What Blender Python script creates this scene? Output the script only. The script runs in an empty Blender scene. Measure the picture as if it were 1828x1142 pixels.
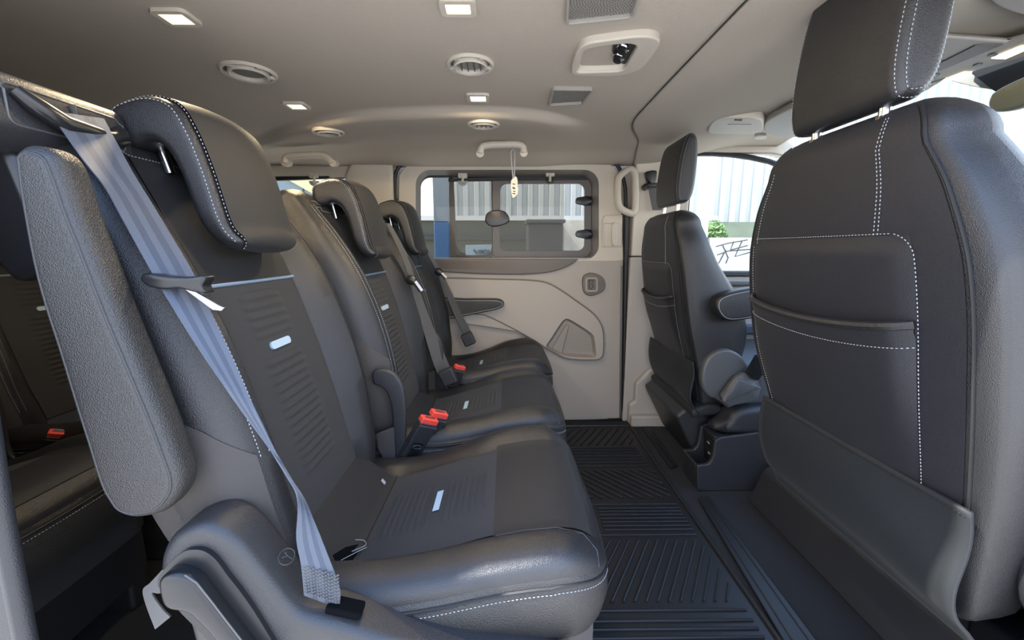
import bpy, bmesh, math, random
from mathutils import Vector, Matrix
from mathutils.geometry import tessellate_polygon
random.seed(7)
scene = bpy.context.scene
COL = scene.collection
V = Vector

# ------------------------------------------------------------------ camera
F, CX, CY = 740.0, 914.0, 571.0
PITCH = math.atan((CY - 445.0) / F)
YAW = math.atan((CX - 905.0) / F)
EYE = V((0.0, 0.0, 0.82))
cam_data = bpy.data.cameras.new('camera')
cam_data.sensor_fit = 'HORIZONTAL'
cam_data.sensor_width = 36.0
cam_data.lens = F / 1828.0 * 36.0
cam_data.clip_start = 0.02
cam_data.clip_end = 200
cam = bpy.data.objects.new('camera', cam_data)
cam.location = EYE
cam.rotation_euler = (math.pi / 2 - PITCH, 0, -YAW)
COL.objects.link(cam)
scene.camera = cam

# ------------------------------------------------------------------ world, sun, exposure
SKY_STRENGTH = 1.9
SUN_STRENGTH = 6.0
EXPOSURE = 1.3
world = bpy.data.worlds.new('sky')
scene.world = world
world.use_nodes = True
nt = world.node_tree
bg = nt.nodes['Background']
tc = nt.nodes.new('ShaderNodeTexCoord')
sep = nt.nodes.new('ShaderNodeSeparateXYZ')
ramp = nt.nodes.new('ShaderNodeValToRGB')
ramp.color_ramp.elements[0].position = 0.0
ramp.color_ramp.elements[0].color = (1.0, 0.97, 0.94, 1)
ramp.color_ramp.elements[1].position = 0.6
ramp.color_ramp.elements[1].color = (0.36, 0.57, 1.0, 1)
nt.links.new(tc.outputs['Generated'], sep.inputs[0])
nt.links.new(sep.outputs['Z'], ramp.inputs['Fac'])
nt.links.new(ramp.outputs['Color'], bg.inputs['Color'])
bg.inputs['Strength'].default_value = SKY_STRENGTH
sun_data = bpy.data.lights.new('sun', 'SUN')
sun_data.energy = SUN_STRENGTH
sun_data.angle = math.radians(0.8)
sun_data.color = (1.0, 0.95, 0.87)
sun = bpy.data.objects.new('sun', sun_data)
sun.rotation_euler = V((0.62, 0.10, -0.85)).to_track_quat('-Z', 'Y').to_euler()
COL.objects.link(sun)
scene.view_settings.view_transform = 'Standard'
scene.view_settings.look = 'None'
scene.view_settings.gamma = 1.0
scene.view_settings.use_curve_mapping = False
scene.view_settings.exposure = EXPOSURE
scene.cycles.max_bounces = 10
scene.cycles.diffuse_bounces = 6
scene.cycles.glossy_bounces = 4
scene.cycles.transparent_max_bounces = 16
scene.cycles.caustics_reflective = False
scene.cycles.caustics_refractive = False
scene.cycles.sample_clamp_indirect = 6.0

# ------------------------------------------------------------------ pixel -> place helpers
cp, sp = math.cos(PITCH), math.sin(PITCH)
cyw, syw = math.cos(YAW), math.sin(YAW)
FWD = V((syw * cp, cyw * cp, -sp))
RIGHT = V((cyw, -syw, 0))
UP = RIGHT.cross(FWD)
def ray(u, v): return FWD + RIGHT * ((u - CX) / F) - UP * ((v - CY) / F)
def PY(u, v, y):
    r = ray(u, v); return EYE + r * (y / r.y)
def PZ(u, v, z):
    r = ray(u, v); return EYE + r * ((z - EYE.z) / r.z)
def PX(u, v, x):
    r = ray(u, v); return EYE + r * (x / r.x)
def xz(pts, y): return [(PY(u, v, y).x, PY(u, v, y).z) for u, v in pts]
def xy(pts, z): return [(PZ(u, v, z).x, PZ(u, v, z).y) for u, v in pts]

# ------------------------------------------------------------------ materials
def mat(name, col, rough=0.5, metal=0.0, spec=0.5, bump=None, var=0.0, varscale=3.0, sheen=0.0, coat=0.0):
    m = bpy.data.materials.new(name); m.use_nodes = True
    n, l = m.node_tree.nodes, m.node_tree.links
    b = n['Principled BSDF']
    b.inputs['Base Color'].default_value = (*col, 1)
    b.inputs['Roughness'].default_value = rough
    b.inputs['Metallic'].default_value = metal
    b.inputs['Specular IOR Level'].default_value = spec
    if sheen: b.inputs['Sheen Weight'].default_value = sheen; b.inputs['Sheen Roughness'].default_value = 0.4
    if coat: b.inputs['Coat Weight'].default_value = coat
    if bump or var: t = n.new('ShaderNodeTexCoord')
    if var:
        q = n.new('ShaderNodeTexNoise'); q.inputs['Scale'].default_value = varscale; q.inputs['Detail'].default_value = 5
        l.new(t.outputs['Object'], q.inputs['Vector'])
        mx = n.new('ShaderNodeMix'); mx.data_type = 'RGBA'
        mx.inputs['A'].default_value = (*[c * (1 - var) for c in col], 1)
        mx.inputs['B'].default_value = (*[min(1, c * (1 + var)) for c in col], 1)
        l.new(q.outputs['Fac'], mx.inputs['Factor']); l.new(mx.outputs['Result'], b.inputs['Base Color'])
    if bump:
        kind, scale, strength = bump
        if kind == 'leather':
            q = n.new('ShaderNodeTexVoronoi'); q.inputs['Scale'].default_value = scale
            q.feature = 'F1'; o = q.outputs['Distance']
        elif kind == 'weave':
            q = n.new('ShaderNodeTexMagic'); q.inputs['Scale'].default_value = scale; q.turbulence_depth = 1; o = q.outputs['Fac']
        else:
            q = n.new('ShaderNodeTexNoise'); q.inputs['Scale'].default_value = scale; q.inputs['Detail'].default_value = 3; o = q.outputs['Fac']
        l.new(t.outputs['Object'], q.inputs['Vector'])
        bp = n.new('ShaderNodeBump'); bp.inputs['Strength'].default_value = strength; bp.inputs['Distance'].default_value = 0.0012
        l.new(o, bp.inputs['Height']); l.new(bp.outputs['Normal'], b.inputs['Normal'])
    return m
def glow(name, col, strength):
    m = mat(name, col, 0.3); b = m.node_tree.nodes['Principled BSDF']
    b.inputs['Emission Color'].default_value = (*col, 1); b.inputs['Emission Strength'].default_value = strength
    return m
def glass(name, tint, refl=0.06):
    m = bpy.data.materials.new(name); m.use_nodes = True
    n, l = m.node_tree.nodes, m.node_tree.links
    n.remove(n['Principled BSDF'])
    tr = n.new('ShaderNodeBsdfTransparent'); tr.inputs['Color'].default_value = (*tint, 1)
    gl = n.new('ShaderNodeBsdfGlossy'); gl.inputs['Roughness'].default_value = 0.02
    fr = n.new('ShaderNodeFresnel'); fr.inputs['IOR'].default_value = 1.4
    ge = n.new('ShaderNodeNewGeometry'); iv = n.new('ShaderNodeMath'); iv.operation = 'SUBTRACT'; iv.inputs[0].default_value = 1.0; fr.inputs['IOR'].default_value = 1.27
    l.new(ge.outputs['Backfacing'], iv.inputs[1]); mu = n.new('ShaderNodeMath'); mu.operation = 'MULTIPLY'
    l.new(fr.outputs[0], mu.inputs[0]); l.new(iv.outputs[0], mu.inputs[1])
    mx = n.new('ShaderNodeMixShader')
    l.new(mu.outputs[0], mx.inputs[0]); l.new(tr.outputs[0], mx.inputs[1]); l.new(gl.outputs[0], mx.inputs[2])
    l.new(mx.outputs[0], n['Material Output'].inputs['Surface'])
    return m

LEATHER = mat('black_leather', (0.018, 0.0182, 0.0200), 0.35, bump=('leather', 900, 0.4), spec=0.6)
LEATHER_GREY = mat('grey_grain_leather', (0.026, 0.0247, 0.0238), 0.40, bump=('leather', 720, 0.6), spec=0.6)
SUEDE = mat('charcoal_suede', (0.0125, 0.013, 0.015), 0.62, bump=('noise', 900, 0.4), sheen=0.04, var=0.12, varscale=40)
FABRIC = mat('dark_grey_fabric', (0.027, 0.0275, 0.0295), 0.8, bump=('noise', 1200, 0.8), sheen=0.06, var=0.35, varscale=700)
SIDECLOTH = mat('taupe_side_cloth', (0.058, 0.052, 0.048), 0.75, bump=('noise', 900, 0.4), sheen=0.05)
BACKSUEDE = mat('navy_black_backing', (0.0135, 0.0139, 0.0178), 0.52, bump=('noise', 900, 0.5), sheen=0.04, var=0.1, varscale=60)
FLAPCLOTH = mat('dark_green_grey_flap_cloth', (0.010, 0.0125, 0.0145), 0.62, bump=('noise', 900, 0.4), sheen=0.04)
PLASTIC = mat('charcoal_plastic', (0.026, 0.027, 0.031), 0.40, bump=('noise', 800, 0.5), spec=0.5, var=0.15, varscale=500)
PLASTIC_LIT = mat('lit_charcoal_plastic', (0.029, 0.0292, 0.0315), 0.40, bump=('noise', 700, 0.5), spec=0.5, var=0.2, varscale=600)  # lit copy of the charcoal plastic, its lighter tone put into the colour
PLASTIC_SMOOTH = mat('smooth_black_plastic', (0.012, 0.0125, 0.014), 0.28)
PLASTIC_MID = mat('mid_grey_plastic', (0.085, 0.087, 0.088), 0.42, bump=('noise', 600, 0.3))
BLACK = mat('black_rubber', (0.012, 0.012, 0.013), 0.55)
VOID = mat('black_hollow', (0.004, 0.004, 0.005), 0.9, spec=0.05)
STITCH = mat('pale_thread', (0.36, 0.37, 0.39), 0.7)
BLUEPIPE = mat('blue_grey_piping', (0.17, 0.25, 0.36), 0.5)
BADGE = mat('ice_blue_badge', (0.42, 0.56, 0.68), 0.4)
BELT_BLUE = mat('blue_grey_webbing', (0.066, 0.082, 0.112), 0.5, bump=('noise', 1500, 0.4), sheen=0.3)
BELT_BLUE_DARK = mat('darker_webbing_stripe', (0.036, 0.049, 0.076), 0.5, bump=('noise', 1500, 0.4), sheen=0.3)
BELT_GREY = mat('grey_webbing', (0.082, 0.080, 0.078), 0.5, bump=('noise', 1500, 0.4), sheen=0.3)
CHROME = mat('chrome', (0.75, 0.76, 0.78), 0.16, metal=1.0)
STEEL = mat('brushed_steel', (0.30, 0.30, 0.31), 0.36, metal=1.0)
RED = mat('red_button', (0.75, 0.07, 0.05), 0.35)
HEADLINER = mat('beige_headliner_cloth', (0.52, 0.452, 0.37), 0.9, bump=('noise', 900, 0.4), var=0.06, varscale=200)
BEIGE = mat('beige_plastic', (0.60, 0.54, 0.45), 0.5, bump=('noise', 500, 0.15))
BEIGE_DARK = mat('taupe_plastic', (0.36, 0.33, 0.29), 0.55, bump=('noise', 600, 0.2))
DOORGREY = mat('warm_grey_door_plastic', (0.39, 0.35, 0.305), 0.5, bump=('noise', 500, 0.2))
DOORGREY_DARK = mat('dark_taupe_door_plastic', (0.15, 0.130, 0.115), 0.5, bump=('noise', 500, 0.2))
PILLARGREY = mat('grey_pillar_plastic', (0.43, 0.39, 0.345), 0.5, bump=('noise', 500, 0.2))
WINFRAME = mat('brown_grey_window_frame', (0.105, 0.092, 0.085), 0.4)
CARPET = mat('black_carpet', (0.010, 0.0103, 0.0115), 0.95, bump=('noise', 600, 1.0), sheen=0.06, var=0.5, varscale=500)
RUBBER = mat('black_rubber_mat', (0.013, 0.013, 0.0143), 0.48, bump=('noise', 700, 0.2))
DOORPOCKET = mat('pocket_taupe_plastic', (.26, .23, .20), 0.5)
GRILLE = mat('grey_grille_mesh', (0.30, 0.28, 0.25), 0.6)
VENTCORE = mat('brown_grey_vent_core', (0.20, 0.185, 0.16), 0.6)
VENTDARK = mat('dark_vent_core', (0.13, 0.12, 0.10), 0.6)
GLASS_CLEAR = glass('clear_glass', (0.95, 0.98, 0.97))
GLASS_TINT = glass('tinted_glass', (0.84, 0.84, 0.81))
GLASS_PRIV = glass('privacy_glass', (0.74, 0.74, 0.71))
GLASS_SLIDE = glass('grey_tinted_glass', (0.80, 0.79, 0.76))
LAMP = glow('warm_lamp_lens', (1.0, 0.80, 0.45), 2.2)
MIRROR = mat('mirror_back', (0.30, 0.31, 0.24), 0.35)

# ------------------------------------------------------------------ object helpers
ORG = {}
def tag(o, label=None, cat=None, group=None, kind=None):
    if label: o['label'] = label
    if cat: o['category'] = cat
    if group: o['group'] = group
    if kind: o['kind'] = kind
    return o
def thing(name, loc, label, cat, group=None, kind=None):
    o = bpy.data.objects.new(name, None); COL.objects.link(o)
    o.location = loc; o.empty_display_size = 0.05
    ORG[o.name] = V(loc)
    return tag(o, label, cat, group, kind)
def mk(name, verts, faces, m, parent=None, smooth=True, bevel=None, sub=0, solid=None, angle=40, label=None):
    verts = [V(v) for v in verts]
    me = bpy.data.meshes.new(name)
    if parent is not None: org = ORG[parent.name]
    else:
        lo = [min(v[i] for v in verts) for i in range(3)]; hi = [max(v[i] for v in verts) for i in range(3)]
        org = V(((lo[0] + hi[0]) / 2, (lo[1] + hi[1]) / 2, lo[2]))
    me.from_pydata([v - org for v in verts], [], faces)
    me.validate()
    bm = bmesh.new(); bm.from_mesh(me)
    bmesh.ops.recalc_face_normals(bm, faces=bm.faces[:]); bm.to_mesh(me); bm.free()
    ms = m if isinstance(m, (list, tuple)) else [m]
    for q in ms: me.materials.append(q)
    o = bpy.data.objects.new(name, me); COL.objects.link(o)
    if parent is not None: o.parent = parent
    else: o.location = org
    ORG[o.name] = org
    if smooth: me.shade_smooth()
    if solid:
        d = o.modifiers.new('solid', 'SOLIDIFY'); d.thickness = solid; d.offset = 0
    if bevel:
        d = o.modifiers.new('bevel', 'BEVEL'); d.width = bevel[0]; d.segments = bevel[1]
        d.limit_method = 'ANGLE'; d.angle_limit = math.radians(35); d.harden_normals = True; d.use_clamp_overlap = True
    elif smooth: me.set_sharp_from_angle(angle=math.radians(angle))
    if sub:
        d = o.modifiers.new('sub', 'SUBSURF'); d.levels = sub; d.render_levels = sub
    if label: o['label'] = label
    return o

def catmull(pts, n, closed=False):
    pts = [V(p) if len(p) == 3 else V((p[0], p[1], 0)) for p in pts]
    out = []; k = len(pts); segs = k if closed else k - 1
    for i in range(segs):
        if closed: a, b, c, d = pts[i - 1], pts[i], pts[(i + 1) % k], pts[(i + 2) % k]
        else:
            b, c = pts[i], pts[i + 1]
            a = pts[i - 1] if i else b * 2 - c
            d = pts[i + 2] if i + 2 < k else c * 2 - b
        for j in range(n):
            t = j / n
            out.append(0.5 * ((2 * b) + (c - a) * t + (2 * a - 5 * b + 4 * c - d) * t * t + (3 * b - a - 3 * c + d) * t ** 3))
    if not closed: out.append(pts[-1].copy())
    return out
def cat2(pts, n=6, closed=True): return [(p.x, p.y) for p in catmull(pts, n, closed)]
def lerp(a, b, t): return a + (b - a) * t
def sstep(a, b, x):
    t = max(0.0, min(1.0, (x - a) / (b - a))); return t * t * (3 - 2 * t)
def interp(tab, x):
    """smooth monotone lookup in [(x, y), ...]"""
    if x <= tab[0][0]: return tab[0][1]
    for i in range(len(tab) - 1):
        (x0, y0), (x1, y1) = tab[i], tab[i + 1]
        if x <= x1:
            h = x1 - x0; t = (x - x0) / h
            m0 = (y1 - tab[i - 1][1]) / (x1 - tab[i - 1][0]) if i else (y1 - y0) / h
            m1 = (tab[i + 2][1] - y0) / (tab[i + 2][0] - x0) if i + 2 < len(tab) else (y1 - y0) / h
            return ((2 * t ** 3 - 3 * t * t + 1) * y0 + (t ** 3 - 2 * t * t + t) * h * m0
                    + (3 * t * t - 2 * t ** 3) * y1 + (t ** 3 - t * t) * h * m1)
    return tab[-1][1]
def resample(path, step):
    out = [V(path[0])]; acc = 0.0; last = V(path[0])
    for p in path[1:]:
        p = V(p)
        while True:
            d = (p - last).length
            if acc + d < step or d == 0: acc += d; last = p; break
            last = last + (p - last) * ((step - acc) / d); acc = 0.0; out.append(last.copy())
    return out

class MB:
    def __init__(self): self.v = []; self.f = []; self.m = []
    def add(self, v, f, mi=0):
        b = len(self.v); self.v += [V(p) for p in v]; self.f += [tuple(i + b for i in q) for q in f]; self.m += [mi] * len(f); return self
    def box(self, c, s, rot=None, mi=0):
        c = V(c); h = V(s) / 2; vs = []
        for x in (-1, 1):
            for y in (-1, 1):
                for z in (-1, 1):
                    p = V((x * h.x, y * h.y, z * h.z))
                    if rot is not None: p = rot @ p
                    vs.append(c + p)
        return self.add(vs, [(0, 1, 3, 2), (4, 6, 7, 5), (0, 4, 5, 1), (2, 3, 7, 6), (0, 2, 6, 4), (1, 5, 7, 3)], mi)
    def tube(self, path, r, n=8, closed=False, mi=0, flat=1.0, ends=True):
        path = [V(p) for p in path]; k = len(path); vs = []; fs = []; up = None
        for i, p in enumerate(path):
            if closed: t = path[(i + 1) % k] - path[i - 1]
            else: t = path[min(i + 1, k - 1)] - path[max(i - 1, 0)]
            if t.length < 1e-9: t = V((0, 0, 1))
            t.normalize()
            if up is None: up = V((0, 0, 1)) if abs(t.z) < 0.9 else V((1, 0, 0))
            a = up - t * up.dot(t)
            if a.length < 1e-6: a = t.orthogonal()
            a.normalize(); up = a; b = t.cross(a)
            rr = r[i] if isinstance(r, (list, tuple)) else r
            for j in range(n):
                w = 2 * math.pi * j / n
                vs.append(p + a * (math.cos(w) * rr) + b * (math.sin(w) * rr * flat))
        for i in range(k if closed else k - 1):
            for j in range(n):
                fs.append((i * n + j, i * n + (j + 1) % n, ((i + 1) % k) * n + (j + 1) % n, ((i + 1) % k) * n + j))
        if not closed and ends: fs += [tuple(range(n))[::-1], tuple(range((k - 1) * n, k * n))]
        return self.add(vs, fs, mi)
    def stitches(self, path, seg=0.0036, gap=0.0020, r=0.0007):
        pts = resample(path, (seg + gap) / 4)
        i = 0
        while i + 3 < len(pts):
            self.tube([pts[i], (pts[i] + pts[i + 2]) / 2 , pts[i + 2]], [r * 0.7, r, r * 0.7], 5); i += 4
        return self
    def loft(self, rings, closed=True, cap=(True, True), mi=0):
        n = len(rings[0]); vs = [p for r in rings for p in r]; fs = []
        for i in range(len(rings) - 1):
            for j in range(n if closed else n - 1):
                fs.append((i * n + j, i * n + (j + 1) % n, (i + 1) * n + (j + 1) % n, (i + 1) * n + j))
        if closed and cap[0]: fs += [t[::-1] for t in tessellate_polygon([rings[0]])] if n > 12 else [tuple(range(n))[::-1]]
        b_ = (len(rings) - 1) * n
        if closed and cap[1]: fs += [tuple(i + b_ for i in t) for t in tessellate_polygon([rings[-1]])] if n > 12 else [tuple(range(b_, b_ + n))]
        return self.add(vs, fs, mi)
    def lathe(self, c, prof, axis, n=24, mi=0, sq=1.0, xdir=None, cap=(True, True)):
        c = V(c); axis = V(axis).normalized()
        a = V(xdir).normalized() if xdir else axis.orthogonal().normalized()
        b = axis.cross(a); rings = []
        for r, h in prof:
            rings.append([c + axis * h + a * (r * math.cos(2 * math.pi * j / n)) + b * (r * sq * math.sin(2 * math.pi * j / n)) for j in range(n)])
        return self.loft(rings, mi=mi, cap=cap)
    def prism(self, poly, plane, lo, hi, mi=0):
        f = {'xz': lambda a, b, d: V((a, d, b)), 'xy': lambda a, b, d: V((a, b, d)), 'yz': lambda a, b, d: V((d, a, b))}[plane]
        n = len(poly)
        return self.loft([[f(a, b, lo) for a, b in poly], [f(a, b, hi) for a, b in poly]], mi=mi)
    def build(self, name, m, parent=None, **k):
        o = mk(name, self.v, self.f, m, parent, **k)
        if any(self.m) and len(o.data.polygons) == len(self.m):
            for p, i in zip(o.data.polygons, self.m): p.material_index = i
        return o

def prism(name, poly, plane, lo, hi, m, parent=None, bevel=(0.004, 3), **k):
    return MB().prism(poly, plane, lo, hi).build(name, m, parent, bevel=bevel, **k)
def inset(poly, d):
    """offset a closed 2-D polygon inwards by d"""
    n = len(poly); A = sum(poly[i][0] * poly[(i + 1) % n][1] - poly[(i + 1) % n][0] * poly[i][1] for i in range(n))
    s = 1 if A > 0 else -1; out = []
    for i in range(n):
        a, b, c = V(poly[i - 1] + (0,)), V(poly[i] + (0,)), V(poly[(i + 1) % n] + (0,))
        t = (c - a)
        if t.length < 1e-9: out.append(poly[i]); continue
        t.normalize(); out.append((b.x - t.y * d * s, b.y + t.x * d * s))
    if d <= 0: return out
    # points that ended up too close to some other stretch of the outline slide back to a clear neighbour
    def clear(p):
        for i in range(n):
            (x0, y0), (x1, y1) = poly[i], poly[(i + 1) % n]; ex, ey = x1 - x0, y1 - y0; L = ex * ex + ey * ey
            t = 0 if L == 0 else max(0, min(1, ((p[0] - x0) * ex + (p[1] - y0) * ey) / L))
            if math.hypot(p[0] - x0 - ex * t, p[1] - y0 - ey * t) < 0.93 * d: return False
        return True
    ok = [clear(p) for p in out]
    if any(ok) and not all(ok):
        for i in range(n):
            if not ok[i]:
                for k in range(1, n):
                    if ok[(i - k) % n]: a = (i - k) % n; da = k; break
                for k in range(1, n):
                    if ok[(i + k) % n]: b = (i + k) % n; db = k; break
                t = da / (da + db); out[i] = (lerp(out[a][0], out[b][0], t), lerp(out[a][1], out[b][1], t))
    return out
def padloft(poly, plane, lo, hi, r, k=4):
    """a pad with rounded rims: closed outline POLY swept from lo to hi"""
    f = {'xz': lambda a, b, d: V((a, d, b)), 'xy': lambda a, b, d: V((a, b, d)), 'yz': lambda a, b, d: V((d, a, b))}[plane]
    rings = []
    for i in range(k + 1):
        a = math.pi / 2 * (1 - i / k)
        rings.append([f(p, q, lo + r * (1 - math.sin(a))) for p, q in inset(poly, r * (1 - math.cos(a)))])
    for i in range(k + 1):
        a = math.pi / 2 * i / k
        rings.append([f(p, q, hi - r * (1 - math.sin(a))) for p, q in inset(poly, r * (1 - math.cos(a)))])
    return rings
def pad(name, poly, plane, lo, hi, r, m, parent=None, **k):
    return MB().loft(padloft(poly, plane, lo, hi, r)).build(name, m, parent, angle=60, **k)
def rrect(x0, x1, z0, z1, r, n=8):
    out = []
    for cx, cz, a0 in ((x1 - r, z1 - r, 0), (x0 + r, z1 - r, 90), (x0 + r, z0 + r, 180), (x1 - r, z0 + r, 270)):
        for i in range(n + 1):
            a = math.radians(a0 + 90 * i / n); out.append((cx + r * math.cos(a), cz + r * math.sin(a)))
    return out
def ringpoly(outer, inner, plane, lo, hi):
    """frame between two outlines of equal point count"""
    f = {'xz': lambda a, b, d: V((a, d, b)), 'xy': lambda a, b, d: V((a, b, d))}[plane]
    n = len(outer); R = [[f(a, b, lo) for a, b in outer], [f(a, b, lo) for a, b in inner], [f(a, b, hi) for a, b in inner], [f(a, b, hi) for a, b in outer]]
    vs = [p for r in R for p in r]; fs = []
    for i in range(4):
        for j in range(n): fs.append((i * n + j, i * n + (j + 1) % n, ((i + 1) % 4) * n + (j + 1) % n, ((i + 1) % 4) * n + j))
    return vs, fs
def match(poly, center, ref):
    """points of the outline POLY in the directions of REF's points seen from CENTER"""
    out = []; n = len(poly); cx, cz = center
    for a, b in ref:
        dx, dz = a - cx, b - cz; best = None
        for i in range(n):
            (x0, z0), (x1, z1) = poly[i], poly[(i + 1) % n]
            ex, ez = x1 - x0, z1 - z0; den = dx * ez - dz * ex
            if abs(den) < 1e-12: continue
            t = ((x0 - cx) * ez - (z0 - cz) * ex) / den; s = ((x0 - cx) * dz - (z0 - cz) * dx) / den
            if t > 0 and -1e-6 <= s <= 1 + 1e-6 and (best is None or t > best): best = t
        best = best or 1.0; out.append((cx + dx * best, cz + dz * best))
    return out
def grid(fn, nu, nv, u0=0.0, u1=1.0, v0=0.0, v1=1.0):
    vs = [fn(lerp(u0, u1, i / nu), lerp(v0, v1, j / nv)) for i in range(nu + 1) for j in range(nv + 1)]
    fs = [(i * (nv + 1) + j, i * (nv + 1) + j + 1, (i + 1) * (nv + 1) + j + 1, (i + 1) * (nv + 1) + j) for i in range(nu) for j in range(nv)]
    return vs, fs

# ================================================================== seat-back surface
class Back:
    """Padded seat back: a spine of (x, z) insert points, tables of thickness, half width and bolster height over 0..1."""
    def __init__(s, spine, thick, half, bol, yc, p=5.0, rc=0.045, lat=0.03, shear=None, front=1, flat=False, cut=(0.52, 0.74)):
        s.sp = spine; s.T = thick; s.W = half; s.B = bol; s.yc = yc; s.p = p; s.rc = rc; s.lat = lat
        s.shear = shear or (lambda q: q); s.flat = flat; s.cut = cut
        cum = [0.0]
        for i in range(1, len(spine)): cum.append(cum[-1] + math.hypot(spine[i][0] - spine[i - 1][0], spine[i][1] - spine[i - 1][1]))
        s.L = cum[-1]
        s.tx = [(c / s.L, q[0]) for c, q in zip(cum, spine)]; s.tz = [(c / s.L, q[1]) for c, q in zip(cum, spine)]
    def frame(s, a):
        c = max(0.0, min(1.0, a)); e = 1e-3
        p = V((interp(s.tx, c), 0, interp(s.tz, c)))
        c0, c1 = max(0, c - e), min(1, c + e)
        t = V((interp(s.tx, c1) - interp(s.tx, c0), 0, interp(s.tz, c1) - interp(s.tz, c0))).normalized()
        return p, t, V((t.z, 0, -t.x))
    def bump(s, q):
        q = abs(q); return sstep(s.cut[0], s.cut[1], q) * (1 - 0.45 * sstep(0.84, 1.0, q))
    def pt(s, a, q, front=True, off=0.0, cap=None):
        """a along the back, q across (-1 near .. 1 far); cap: angle of the domed end"""
        p, t, n = s.frame(a); c = max(0.0, min(1.0, a))
        T, W, B = interp(s.T, c), interp(s.W, c), interp(s.B, c)
        k = 1.0
        if cap is not None:
            p = p + t * (s.rc * math.sin(abs(cap)) * (1 if a > 0.5 else -1)); k = max(0.02, math.cos(cap)); W -= s.lat * (1 - k); B *= k
        e = max(0.0, 1 - abs(q) ** s.p) ** (1 / s.p)
        if front: d = -T / 2 + T / 2 * e * k + B * s.bump(q) * min(1, e * 1.6) + off
        else: d = -T / 2 - T / 2 * e * k - off
        return s.shear(p + n * d + V((0, s.yc + W * q, 0)))
    def ring(s, a, cap=None, n=22):
        qs = [math.sin(-math.pi / 2 + math.pi * i / n) for i in range(n + 1)]
        return [s.pt(a, q, True, 0, cap) for q in qs] + [s.pt(a, q, False, 0, cap) for q in reversed(qs[1:-1])]
    def body(s, ns=36, n=22, caps=(True, True)):
        rings = []
        if caps[0]: rings += [s.ring(0, math.radians(w), n) for w in (-88, -70, -50, -30, -12)]
        rings += [s.ring(i / ns, None, n) for i in range(ns + 1)]
        if caps[1]: rings += [s.ring(1, math.radians(w), n) for w in (12, 25, 38, 50, 62, 75, 88)]
        return MB().loft(rings)
    def a_of_z(s, z):
        lo, hi = 0.0, 1.0
        for _ in range(40):
            m = (lo + hi) / 2
            if interp(s.tz, m) < z: lo = m
            else: hi = m
        return lo

def rib_mask(v, lo, hi, soft=0.06): return sstep(lo, lo + soft, v) * (1 - sstep(hi - soft, hi, v))

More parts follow.
